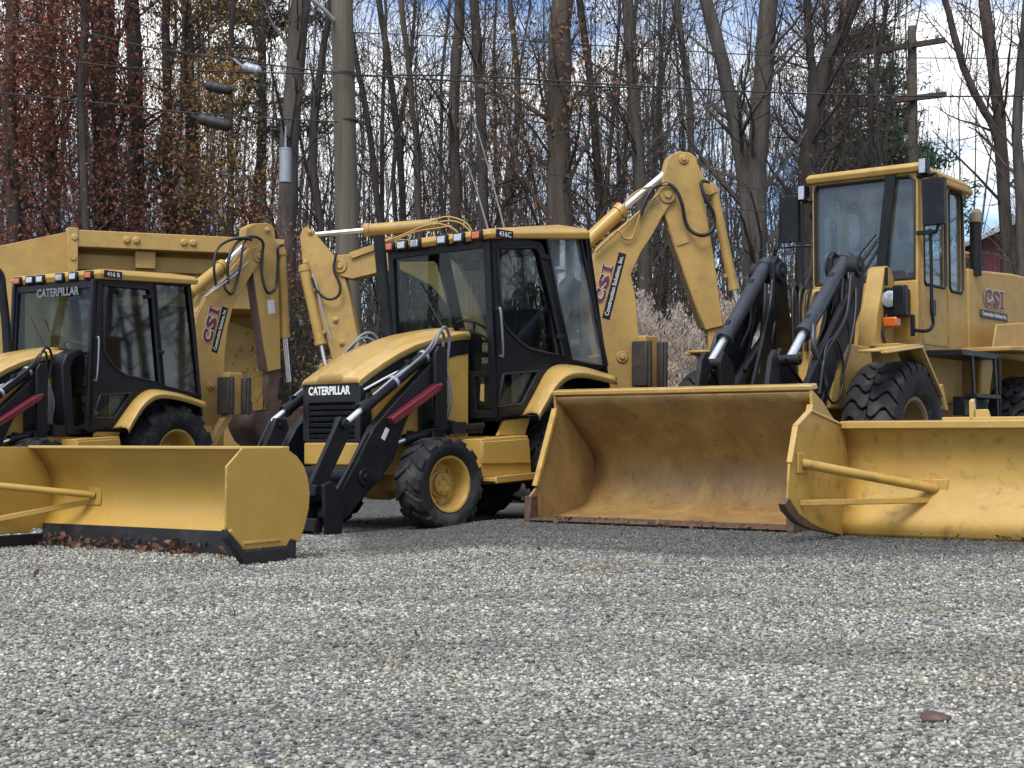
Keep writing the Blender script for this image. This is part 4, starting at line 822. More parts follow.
for s in (1, -1):
    for w in (w1, w2):
        MB().prism([(x, z) for x, z in w], 1, s * (yw - 0.03), s * (yw - 0.024)).build('window', 'glass_hazy', lc, smooth=0)
        q = [(x, s * (yw + 0.003), z) for x, z in w]; MB().tube(q + [q[0]], 0.02, 6, caps=False).build('window_seal', 'rubber_edge', lc, smooth=60)
MB().span(-0.035, -0.029, -yw + 0.03, yw - 0.03, zs - 0.04, zr - 0.09).build('windshield', 'glass_hazy', lc, smooth=0)
q = [(0.002, y, z) for y, z in ((-yw + 0.045, zs - 0.02), (yw - 0.05, zs - 0.02), (yw - 0.04, zr - 0.16), (yw - 0.10, zr - 0.11), (-yw + 0.06, zr - 0.11), (-yw + 0.045, zr - 0.15))]
MB().tube(q + [q[0]], 0.02, 6, caps=False).build('window_seal', 'rubber_edge', lc, smooth=60)
MB().span(-Lc + 0.02, -Lc + 0.026, -0.63, 0.61, zs + 0.08, zr - 0.2).build('window', 'glass_hazy', lc, smooth=0)
MB().prism([(-0.07, zs - 0.02), (-0.07, zr - 0.1), (-0.16, zr - 0.1), (-0.16, zs - 0.02)], 1, -yw + 0.05, -yw + 0.09).build('pillar_cover', 'black_paint', lc)
bar = MB(); bt = F2.front(0.01, [(891, 175), (881, 273)]); bar.beam((0.02, bt[0][0], bt[0][1]), (0.02, bt[1][0], bt[1][1]), 0.13, 0.03, (1, 0, 0)); bar.build('windshield_post', 'black_paint', lc, bevel=0.008)
wp = MB()
for k in range(3): wp.tube([(0.03, bt[1][0] - 0.05 + 0.02 * k, zs + 0.55 - 0.09 * k), (0.05, bt[1][0] - 0.35 + 0.05 * k, zs + 0.22 - 0.1 * k), (0.07, bt[1][0] - 0.62, zs - 0.08 * k)], 0.010, 6)
wp.build('wiper_arm', 'hose', lc)
r = MB()
r.loft([[(0.05, -0.75, zr - 0.07), (0.05, 0.75, zr - 0.07), (-Lc - 0.05, 0.75, zr - 0.09), (-Lc - 0.05, -0.75, zr - 0.09)], [(0.08, -0.76, zr + 0.0), (0.08, 0.76, zr + 0.0), (-Lc - 0.08, 0.76, zr - 0.03), (-Lc - 0.08, -0.76, zr - 0.03)], [(0.03, -0.72, zr + 0.05), (0.03, 0.72, zr + 0.05), (-Lc - 0.02, 0.72, zr + 0.02), (-Lc - 0.02, -0.72, zr + 0.02)]], closed=True)
r.f += [(3, 2, 1, 0), (8, 9, 10, 11)]; r.span(-Lc - 0.12, -0.55, -0.73, 0.79, zr - 0.14, zr - 0.075)
roof = r.build('roof', 'yellow_aged', rear, bevel=0.015)
for y, z0 in ((0.80, zr - 0.02), (-0.80, zr - 0.18)):
    l = MB(); l.box((0.03, y, z0), (0.14, 0.10, 0.20)); l.box((0.0, y * 0.95, z0 - 0.10), (0.06, 0.14, 0.04)); lo = l.build('work_light', 'black_paint', roof, bevel=0.015)
    MB().box((0.105, y, z0), (0.015, 0.08, 0.17)).build('lens', 'lamp_glass', roof, bevel=0.005)
# mirrors
m = MB(); m.box((0.05, 0.93, zr - 0.46), (0.10, 0.27, 0.56)); m.tube([(0.0, 0.72, zr - 0.14), (0.05, 0.95, zr - 0.12), (0.05, 0.98, zr - 0.2)], 0.02, 8); m.tube([(0.0, 0.72, zr - 0.82), (0.05, 0.95, zr - 0.82), (0.05, 0.98, zr - 0.72)], 0.025, 8); m.box((0.03, 0.80, zr - 0.82), (0.07, 0.2, 0.05))
m.build('mirror', 'black_paint', rear, bevel=0.035, seg=3)
m = MB(); m.box((0.05, -0.98, zr - 0.50), (0.08, 0.24, 0.58))
for (za, zb) in ((zr - 0.16, zr - 0.85),): m.tube([(0.0, -0.72, za - 0.1), (0.05, -0.80, za - 0.1), (0.05, -1.12, za), (0.05, -1.14, zb), (0.05, -0.85, zb), (0, -0.72, zb)], 0.018, 8); m.tube([(0.06, -0.82, za - 0.15), (0.06, -0.80, zs - 0.4)], 0.018, 8)
m.build('mirror', 'black_paint', rear, bevel=0.035, seg=3)
# door, grab rails, handles
d = MB()
for x in (-0.92, -0.12): d.span(x - 0.012, x + 0.012, yw, yw + 0.012, 2.05, zr - 0.12)
d.span(-0.92, -0.12, yw, yw + 0.01, 2.02, 2.06); d.build('door_edge', 'yellow_aged', lc)
MB().box((-0.40, yw + 0.02, 2.48), (0.13, 0.03, 0.20)).build('door_handle', 'black_paint', lc, bevel=0.01)
MB().tube(smooth_path([(0.02, 0.86, zr - 0.78), (0.0, 0.86, 3.0), (0.0, 0.86, 2.45), (-0.03, 0.86, 2.24), (0.06, 0.82, 2.16), (0.24, 0.74, 2.16)]), 0.022, 8).build('grab_rail', 'black_paint', rear)
MB().box((0.24, 0.72, 2.22), (0.05, 0.05, 0.26)).build('rail_bracket', 'black_paint', rear, bevel=0.008)
# interior
se = MB(); se.box((-0.75, 0, 2.75), (0.5, 0.5, 0.14)); se.box((-1.0, 0, 3.1), (0.14, 0.48, 0.60)); se.box((-0.75, 0, 2.45), (0.4, 0.4, 0.5)); se.build('seat', 'seat_vinyl', lc, bevel=0.04)
se = MB(); se.tube([(-0.22, 0, 2.3), (-0.35, 0, 2.98)], 0.05, 10); se.tube([(-0.35 + 0.08 * math.sin(t * math.pi / 10) , 0.21 * math.cos(t * math.pi / 10), 3.0 + 0.19 * math.sin(t * math.pi / 10)) for t in range(21)], 0.018, 6, caps=False); se.build('steering_wheel', 'seat_vinyl', lc)
MB().span(-Lc + 0.06, -Lc + 0.09, -0.64, 0.63, zs - 0.3, zs + 0.07).build('rear_trim', 'interior_light', lc)
# cowl with head lamp cluster beside the windshield
c = MB(); c.prism([(0.02, 1.96), (0.62, 1.96), (0.55, 2.3), (0.30, 2.92), (0.22, 2.96), (0.12, 2.94), (0.02, 2.80)], 1, 0.18, 0.40); c.span(0.0, 0.03, -0.66, 0.70, 1.96, zs - 0.05); c.span(-0.2, 0.62, 0.40, 0.70, 1.94, 1.99); c.build('cowl', 'yellow_aged', rear, bevel=0.01)
hl = MB(); hl.span(0.05, 0.36, 0.40, 0.62, 2.34, 2.68); hl.span(0.30, 0.42, 0.54, 0.70, 2.32, 2.70); h_ = hl.build('head_lamp', 'black_paint', rear, bevel=0.02)
MB().lathe((0.36, 0.49, 2.54), (1, 0, 0), [(0, 0.10), (0.03, 0.10), (0.045, 0.07), (0.05, 0.0)], 20).build('lens', 'lamp_glass', h_)
MB().span(0.30, 0.43, 0.42, 0.60, 2.20, 2.32).build('turn_signal', 'amber', h_, bevel=0.02)
hose(rear, [(0.35, 0.44, 2.35), (0.42, 0.42, 2.15), (0.40, 0.44, 2.0)], 0.02)
MB().box((0.33, 0.43, 2.82), (0.05, 0.03, 0.22)).build('handle', 'black_dusty', rear, bevel=0.01)
# rear chassis, engine hood
b = MB(); b.span(-5.3, 0.2, -0.5, 0.5, 0.65, 1.4); b.span(-1.4, 0.35, -0.70, 0.70, 1.30, 1.96); b.build('rear_frame', 'yellow_aged', rear, bevel=0.02)
eh = MB(); eh.prism([(-Lc - 0.10, 1.96), (-Lc - 0.10, 3.08), (-2.0, 3.09), (-3.3, 3.16), (-5.4, 3.18), (-5.5, 1.5), (-4.6, 1.5), (-4.3, 1.96)], 1, -0.72, 0.72)
hood = eh.build('engine_hood', 'yellow_aged', rear, bevel=0.03, seg=3)
xw = F2.un(1, 1.38, 1049, 430).x
sh = F2.side(1.38, [(958, 338), (1021, 335)]); bk_ = F2.side(1.0, [(979, 337), (984, 320), (1023, 316)])
print('rear wheel x', xw, sh, bk_)
for s in (1, -1):
    b = MB(); zz = sh[0][1]
    b.prism([(-1.25, zz - 0.06), (-1.25, zz), (-4.2, zz + 0.12), (-4.2, zz + 0.05)], 1, s * 0.73, s * 1.38)
    b.prism([(-1.25, zz - 0.05), (-1.25, 1.25), (-1.45, 1.2), (-1.75, zz - 0.05)], 1, s * 0.95, s * 1.0)
    b.prism([(-1.60, zz), (-1.75, zz + 0.32), (-3.9, zz + 0.5), (-3.9, zz + 0.1)], 1, s * 1.0, s * 1.03)
    b.build('rear_fender', 'yellow_aged', rear, bevel=0.015)
b = MB(); b.tube(smooth_path([(-1.62, 0.62, 3.06), (-1.62, 0.62, 3.22), (-1.70, 0.62, 3.28), (-2.0, 0.62, 3.28), (-2.08, 0.62, 3.22), (-2.08, 0.62, 3.06)], 5), 0.035, 10); b.build('lifting_eye', 'yellow_bright', hood)
ey = F2.front(-1.85, [(975.5, 240), (975.5, 222)]); b = MB(); b.tube([(-1.85, ey[0][0], 3.0), (-1.85, ey[0][0], ey[1][1])], 0.075, 14); ex = b.build('exhaust_stack', 'black_dusty', rear); MB().tube([(-1.85, ey[0][0], ey[1][1] - 0.02), (-1.87, ey[0][0], ey[1][1] + 0.08), (-1.93, ey[0][0], ey[1][1] + 0.15)], [0.085, 0.09, 0.05], 14).build('exhaust_cap', 'twig_tan', ex)
for s in (1, -1): wheel(rear, xw, s * 1.10, 0.85, 0.62, 0.455, s, 'rock', dish=0.20, rimmat='rim_brown', phase=0.21)
MB().cyl((xw, -1.0, 0.85), (xw, 1.0, 0.85), 0.22).build('axle', 'yellow_aged', rear)
q = [F2.un(1, 0.726, *p) for p in ((984, 306), (1003, 306), (984, 288), (980, 317), (1007, 317), (980, 309))]
print('csi', [tuple(round(c, 2) for c in p) for p in q])
csi_decal(hood, q[0], (-1, 0, 0), (0, 0, 1), q[0].x - q[1].x, q[2].z - q[0].z, 0.006, strip=(q[3], q[3].x - q[4].x, q[5].z - q[3].z))
# ladder and platform
ld = MB(); ld.span(-1.30, -0.02, 0.72, 1.22, 1.86, 1.93)
for x in (-0.38, -1.15): ld.beam((x, 1.20, 1.88), (x - 0.05, 1.24, 0.55), 0.035, 0.05, (1, 0, 0))
ld.tube([(-1.28, 1.22, 1.9), (-1.28, 1.22, 0.9)], 0.02, 8)
for z in (0.62, 1.0, 1.38): ld.span(-1.20, -0.38, 1.10, 1.26, z - 0.02, z + 0.03)
ld.span(-1.2, -0.40, 0.95, 1.1, 1.15, 1.38)
ld.build('ladder', 'black_paint', rear, bevel=0.006)
MB().prism([(-0.05, 1.2), (0.1, 1.5), (0.02, 1.52), (-0.15, 1.2)], 1, 0.9, 1.0).build('fender_stay', 'yellow_aged', rear, bevel=0.01)

# ================================================================ the two snow pushers
def pusher(fr, label, w, plate_px, side, blade_px, plate2=None, tilt=0):
    root = thing('snow_pusher', label, 'snow pusher', fr.M)
    return root

FP = Frame(-2.604, 11.203, 0, 32.5); w = 1.35
p1 = thing('snow_pusher', 'yellow snow pusher with a black rubber edge and dry leaves drifted along it', 'snow pusher', FP.M)
plate = [(0.708, 0.796), (0.862, 0.672), (0.866, 0.262), (0.702, 0.105), (0.256, 0.105), (0.215, 0.150), (0.118, 0.125), (0.062, 0.23), (0.018, 0.36), (0.008, 0.47), (0.030, 0.585), (0.075, 0.665), (0.150, 0.735), (0.275, 0.796)]
bl = [(0.25, 0.795), (0.17, 0.71), (0.10, 0.62), (0.055, 0.52), (0.035, 0.42), (0.04, 0.32), (0.08, 0.22), (0.13, 0.145)]
bls = [(v.x, v.z) for v in smooth_path([(x, 0, z) for x, z in bl], 4)]
mb = MB().loft([[(x, -w + 2 * w * k / 14, z) for x, z in bls] for k in range(15)])
bld = mb.build('blade', 'yellow_plough', p1, solid=0.014, smooth=40)
for s in (1, -1):
    pl = MB().prism(plate, 1, s * w, s * (w + 0.018)).build('end_plate', 'yellow_plough', p1, bevel=0.004)
    xs_ = 0.10 if s < 0 else 0.245; sh = MB(); sh.prism([(0.872, 0.255), (0.705, 0.095), (xs_, 0.095), (xs_ - 0.005, 0.03), (xs_ + 0.045, 0.0), (0.69, 0.0), (0.872, 0.19)], 1, s * (w - 0.02), s * (w + 0.035)); sh.build('skid_shoe', 'rubber_edge', pl, bevel=0.008)
    MB().beam((0.835, s * (w + 0.022), 0.245), (0.70, s * (w + 0.022), 0.125), 0.02, 0.03).build('weld_bar', 'yellow_plough', pl, bevel=0.006)
    MB().beam((0.70, s * (w + 0.022), 0.15), (0.33, s * (w + 0.022), 0.15), 0.02, 0.022).build('weld_bar', 'yellow_plough', pl, bevel=0.006)
    if s < 0:
        j = FP.un(0, 0.02, 98, 495); k = FP.un(0, 0.02, 92, 501)
        br = MB(); br.tube([(0.05, j.y, j.z), (0.80, -w, 0.515)], 0.028, 12); br.beam((0.03, k.y, k.z), (0.80, -w, 0.20), 0.02, 0.045); br.box((0.045, j.y, j.z - 0.01), (0.02, 0.14, 0.14))
        br.build('brace', 'yellow_plough', p1, bevel=0.006)
    else:
        br = MB(); br.tube([(0.01, w - 0.75, 0.50), (0.80, w, 0.515)], 0.028, 12); br.beam((0.03, w - 0.72, 0.44), (0.80, w, 0.20), 0.02, 0.045); br.build('brace', 'yellow_plough', p1, bevel=0.006)
MB().prism([(0.285, 0.782), (0.285, 0.806), (0.21, 0.806), (0.21, 0.775)], 1, -w, w).build('top_rail', 'yellow_bright', p1, bevel=0.006)
MB().prism([(0.125, 0.0), (0.115, 0.175), (0.143, 0.18), (0.155, 0.0)], 1, -w + 0.01, w - 0.01).build('rubber_edge', 'rubber_edge', p1, bevel=0.006)
b = MB()
for y in (-0.45, 0.45): b.span(-0.35, -0.02, y - 0.02, y + 0.02, 0.15, 0.7)
b.span(-0.30, -0.1, -0.55, 0.55, 0.60, 0.68); b.span(-0.25, -0.05, -0.55, 0.55, 0.18, 0.26); b.build('mount', 'yellow_plough', p1, bevel=0.008)

FQ = Frame(4.09 * K, 12.12 * K, EYE * (1 - K), 34, K); w = 1.4
p2 = thing('snow_pusher', 'yellow snow pusher with a lifted, ski-shaped end plate and rust spots low on its blade', 'snow pusher', FQ.M)
S = FQ.side
plate = S(-w, [(796, 426), (810, 410.5), (842, 425), (846, 440), (848, 456), (848, 484), (844, 510), (842, 522), (843.5, 535), (828, 531.5), (812, 526), (799, 517), (789, 505), (788, 499), (790, 463)])
bl = S(-w, [(842, 425), (846, 440), (848, 456), (848.5, 470), (848, 484), (845, 504), (842, 522), (843.5, 536)])
bl[-1] = (bl[-1][0], 0.006)
bls = [(v.x, v.z) for v in smooth_path([(x, 0, z) for x, z in bl], 4)]
mb = MB().loft([[(x, -w + 2 * w * k / 14, z) for x, z in bls] for k in range(15)])
mb.build('blade', 'yellow_scuffed', p2, solid=0.016, smooth=40)
for s in (1, -1):
    pl = MB().prism(plate, 1, s * w, s * (w + 0.022)).build('end_plate', 'yellow_scuffed', p2, bevel=0.005)
    sk = S(-w, [(788, 498), (783.5, 504), (786, 511), (797, 523), (812, 530), (843, 537), (843.5, 535), (828, 531), (812, 524), (798, 514), (791, 503)])
    sk = [(x, max(0.0, z)) for x, z in sk]
    MB().prism(sk, 1, s * (w - 0.015), s * (w + 0.05)).build('skid_shoe', 'rust_steel', pl, bevel=0.008)
    e = MB()
    for a, c in ((0, 1), (1, 2), (0, 14)): e.beam((plate[a][0], s * (w + 0.005), plate[a][1]), (plate[c][0], s * (w + 0.005), plate[c][1]), 0.05, 0.022)
    e.build('plate_rim', 'yellow_bright', pl, bevel=0.006)
    q0 = FQ.un(1, -w, 800, 463); bx = bls[14][0] + 0.02
    jy = FQ.un(0, bx, 936, 489).y; jz = FQ.un(0, bx, 936, 489).z; kz = FQ.un(0, bx, 931, 500).z; q1 = FQ.un(1, -w, 800, 503)
    br = MB(); yy = (lambda y: y if s < 0 else -y)
    br.tube([(q0.x, s * w, q0.z), (bx, yy(jy), jz)], 0.042, 14); br.beam((q1.x, s * w, q1.z), (bx + 0.02, yy(jy - 0.03), kz), 0.02, 0.05); br.box((bx, yy(jy), jz), (0.03, 0.22, 0.17)); br.box((q0.x, s * (w - 0.012), q0.z), (0.17, 0.022, 0.17))
    br.build('brace', 'yellow_scuffed', p2, bevel=0.006)
tx, tz = bls[0]
MB().prism([(tx + 0.05, tz - 0.035), (tx + 0.055, tz + 0.03), (tx - 0.16, tz + 0.04), (tx - 0.16, tz - 0.02)], 1, -w, w).build('top_rail', 'yellow_bright', p2, bevel=0.008)
MB().prism([(tx - 0.02, tz + 0.025), (tx - 0.02, tz + 0.062), (tx - 0.19, tz + 0.066), (tx - 0.19, tz + 0.03)], 1, FQ.un(0, tx, 941, 420).y, w).build('rail_cap', 'yellow_bright', p2, bevel=0.008)
lx = FQ.un(0, tx, 980, 412); h = MB(); h.prism([(tx - 0.02, tz + 0.03), (tx - 0.02, tz + 0.20), (tx - 0.07, tz + 0.22), (tx - 0.10, tz + 0.12), (tx - 0.2, tz + 0.06), (tx - 0.2, tz + 0.03)], 1, lx.y - 0.10, lx.y - 0.06)
h.prism([(tx - 0.05, tz + 0.03), (tx - 0.05, tz + 0.13), (tx - 0.16, tz + 0.03)], 1, lx.y - 0.06, lx.y + 0.06); h.build('lifting_hook', 'yellow_bright', p2, bevel=0.01)
b = MB()
for y in (-0.45, 0.45): b.span(-0.75, -0.22, y - 0.02, y + 0.02, 0.15, 0.75)
b.span(-0.42, -0.22, -0.55, 0.55, 0.62, 0.72); b.span(-0.42, -0.22, -0.55, 0.55, 0.02, 0.12); b.build('mount', 'yellow_scuffed', p2, bevel=0.008)

# ================================================================ the long steel hopper behind the left machine
FH = Frame(-7.10, 23.2, 0, -20)
hp = thing('hopper', 'long yellow steel hopper with a bolted top rail behind the left backhoe', 'hopper', FH.M)
hz = lambda u, v, y=None: FH.un(0, 0.0, u, v)
zt = FH.un(0, 0.35, 66, 229).z; Lh = 3.35
b = MB(); b.prism([(-0.75, zt - 2.6), (-0.75, zt - 1.22), (-0.06, zt - 1.15), (-0.06, zt - 0.62), (0.10, zt - 0.60), (0.10, zt - 0.36), (0.0, zt - 0.30), (0.0, zt - 0.2), (-0.12, zt - 0.2), (-0.12, zt - 1.1), (-0.82, zt - 1.15), (-0.82, zt - 2.6)], 1, 0.05, Lh); b.span(-0.95, -0.76, 0.0, Lh, 0.4, zt - 2.5)
b.span(-2.6, -0.1, Lh - 0.08, Lh, 0.3, zt - 0.3); b.span(-2.7, -2.6, 0, Lh, 0.3, zt - 0.3)
hb = b.build('hopper_wall', 'yellow_hopper', hp, bevel=0.01)
b = MB(); b.span(-0.02, 0.34, 0.0, Lh + 0.05, zt - 0.27, zt); b.build('top_rail', 'yellow_aged', hp, bevel=0.012)
MB().span(0.0, 0.36, -0.06, 0.10, zt - 1.2, zt + 0.03).build('corner_post', 'yellow_aged', hp, bevel=0.008)
for y in (1.1, 2.0): MB().span(-0.05, 0.03, y - 0.04, y + 0.04, zt - 1.14, zt - 0.6).build('rib', 'yellow_aged', hp, bevel=0.008)
MB().span(0.02, 0.22, 1.0, 1.32, zt - 0.56, zt - 0.28).build('bracket', 'yellow_aged', hp, bevel=0.008)
for y in (0.05, 0.85, 1.0, 1.75, 1.9, 3.0): MB().lathe((0.34, y, zt - 0.13), (1, 0, 0), [(0, 0.06), (0.02, 0.06), (0.04, 0.035)], 10).build('bolt', 'yellow_aged', hp)
for k in range(3): MB().lathe((0.36, 0.03, zt - 0.45 - 0.18 * k), (1, 0, 0), [(0, 0.05), (0.02, 0.045)], 8).build('bolt', 'yellow_aged', hp)
a = FH.un(0, 0.0, -8, 250); b = MB()
b.prism([(a.y - 0.6, 0.3), (a.y - 0.6, a.z - 0.12), (0.0, zt + 0.02), (0.0, 0.3)], 0, -0.05, 0.0); b.build('end_chute', 'yellow_aged', hp, bevel=0.01)
b = MB(); b.span(0.0, 0.05, -1.9, -1.25, 0.5, 3.2); b.prism([(-0.25, 1.4), (-0.25, 3.0), (1.15, 3.0)], 0, 0.0, 0.06) if False else None
b.build('chute_panel', 'yellow_bright', hp, bevel=0.01)
b = MB(); b.prism([(2.1, zt - 1.25), (2.7, zt - 1.3), (3.25, zt - 1.5), (3.25, 0.35), (2.05, 0.35)], 0, -0.74, -0.68); b.build('discharge_door', 'yellow_hopper', hp, bevel=0.015)
for x in (-2.5, -0.2):
    for y in (0.3, Lh - 0.3): MB().span(x - 0.12, x + 0.12, y - 0.12, y + 0.12, 0, 0.6).build('leg', 'yellow_hopper', hp)
# ================================================================ loader: hang the rear half's parts directly under the machine
for ch in list(rear.children):
    mbas = ch.matrix_basis.copy(); ch.parent = ldr; ch.matrix_parent_inverse = FR.M.inverted(); ch.matrix_basis = F2.M @ mbas
bpy.data.objects.remove(rear)

# ================================================================ ground
def dark_zone(X, Y):                                       # darker ground with smaller stones around the machines
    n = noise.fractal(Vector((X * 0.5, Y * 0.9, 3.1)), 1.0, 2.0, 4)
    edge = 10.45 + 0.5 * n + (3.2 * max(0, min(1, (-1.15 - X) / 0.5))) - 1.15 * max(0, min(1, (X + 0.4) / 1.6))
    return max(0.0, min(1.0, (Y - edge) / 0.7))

def sm(x, a, b):
    t = max(0.0, min(1.0, (x - a) / (b - a))); return t * t * (3 - 2 * t)
def ground_z(X, Y):                                         # the lot rises 8 cm towards the loader
    w = sm(Y, 6.6, 9.8) * sm(X, -1.1, 0.0) * (1 - sm(Y, 14.0, 14.6) * (1 - sm(X, 1.3, 1.9))) * (1 - sm(Y, 21, 25)) * (1 - sm(X, 9, 12))
    return EYE * (1 - K) * w
def gravel_mat():
    m = bpy.data.materials.new('gravel_ground'); m.use_nodes = True; nt = m.node_tree; N = nt.nodes; Lk = nt.links; b = N['Principled BSDF']
    b.inputs['Roughness'].default_value = 0.85; b.inputs['Specular IOR Level'].default_value = 0.25
    g = N.new('ShaderNodeNewGeometry')
    v = N.new('ShaderNodeTexVoronoi'); v.inputs['Scale'].default_value = 46; v.inputs['Randomness'].default_value = 1; Lk.new(g.outputs['Position'], v.inputs['Vector'])
    sep = N.new('ShaderNodeSeparateColor'); Lk.new(v.outputs['Color'], sep.inputs[0])
    r = N.new('ShaderNodeValToRGB'); cr = r.color_ramp; cr.elements[0].color = (0.05, 0.05, 0.052, 1); cr.elements[1].color = (0.40, 0.40, 0.38, 1)
    for p, c in ((0.3, (0.13, 0.128, 0.12)), (0.65, (0.21, 0.207, 0.19)), (0.9, (0.30, 0.295, 0.27))):
        e = cr.elements.new(p); e.color = (*c, 1)
    Lk.new(sep.outputs[0], r.inputs[0])
    at_ = N.new('ShaderNodeAttribute'); at_.attribute_name = 'dark_amount'
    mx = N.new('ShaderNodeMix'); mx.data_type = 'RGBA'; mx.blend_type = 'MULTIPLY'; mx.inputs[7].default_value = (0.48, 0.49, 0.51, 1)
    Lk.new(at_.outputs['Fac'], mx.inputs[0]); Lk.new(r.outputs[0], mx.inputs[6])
    n2 = N.new('ShaderNodeTexNoise'); n2.inputs['Scale'].default_value = 0.9; n2.inputs['Detail'].default_value = 6; Lk.new(g.outputs['Position'], n2.inputs['Vector'])
    mr = N.new('ShaderNodeMapRange'); mr.inputs[1].default_value = 0.3; mr.inputs[2].default_value = 0.7; mr.inputs[3].default_value = 0.78; mr.inputs[4].default_value = 1.12; Lk.new(n2.outputs['Fac'], mr.inputs[0])
    m2 = N.new('ShaderNodeVectorMath'); m2.operation = 'SCALE'; Lk.new(mx.outputs[2], m2.inputs[0]); Lk.new(mr.outputs[0], m2.inputs['Scale'])
    Lk.new(m2.outputs[0], b.inputs['Base Color'])
    bp = N.new('ShaderNodeBump'); bp.inputs['Strength'].default_value = 0.9; bp.inputs['Distance'].default_value = 0.012; bp.invert = True
    Lk.new(v.outputs['Distance'], bp.inputs['Height']); Lk.new(bp.outputs[0], b.inputs['Normal']); MATS['gravel_ground'] = m
gravel_mat()
def sheet(name, x0, x1, y0, y1, nx, ny, z, m, attr=None, wave=0.0):
    xs = np.linspace(x0, x1, nx); ys = np.linspace(y0, y1, ny); b = MB()
    vs = [(x, y, z + ground_z(x, y)) for y in ys for x in xs]
    fs = [(j * nx + i, j * nx + i + 1, (j + 1) * nx + i + 1, (j + 1) * nx + i) for j in range(ny - 1) for i in range(nx - 1)]
    o = b.add(vs, fs).build(name, m, smooth=60, weld=False)
    if attr:
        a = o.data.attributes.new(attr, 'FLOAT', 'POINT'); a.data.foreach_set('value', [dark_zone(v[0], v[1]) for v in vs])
    o['kind'] = 'structure'; return o
sheet('gravel_lot', -14, 14, -3, 26, 141, 233, 0.0, 'gravel_ground', 'dark_amount')
mat('forest_soil', (0.075, 0.055, 0.038), 0.95, var=0.4, scale=1.5, grime=[(0.13, 0.085, 0.05), (0.04, 0.032, 0.025)], grime_amt=0.4, grime_scale=2.0, bump=0.8, bump_scale=8, spec=0.1)
gl = MB()
for (x0, x1, y0, y1) in ((-1500, -14, -600, 26), (14, 1500, -600, 26), (-1500, 1500, 26, 2500), (-14, 14, -600, -3)): gl.add([(x0, y0, 0), (x1, y0, 0), (x1, y1, 0), (x0, y1, 0)], [(0, 1, 2, 3)])
go = gl.build('ground', 'forest_soil', weld=False, smooth=0); go['kind'] = 'structure'

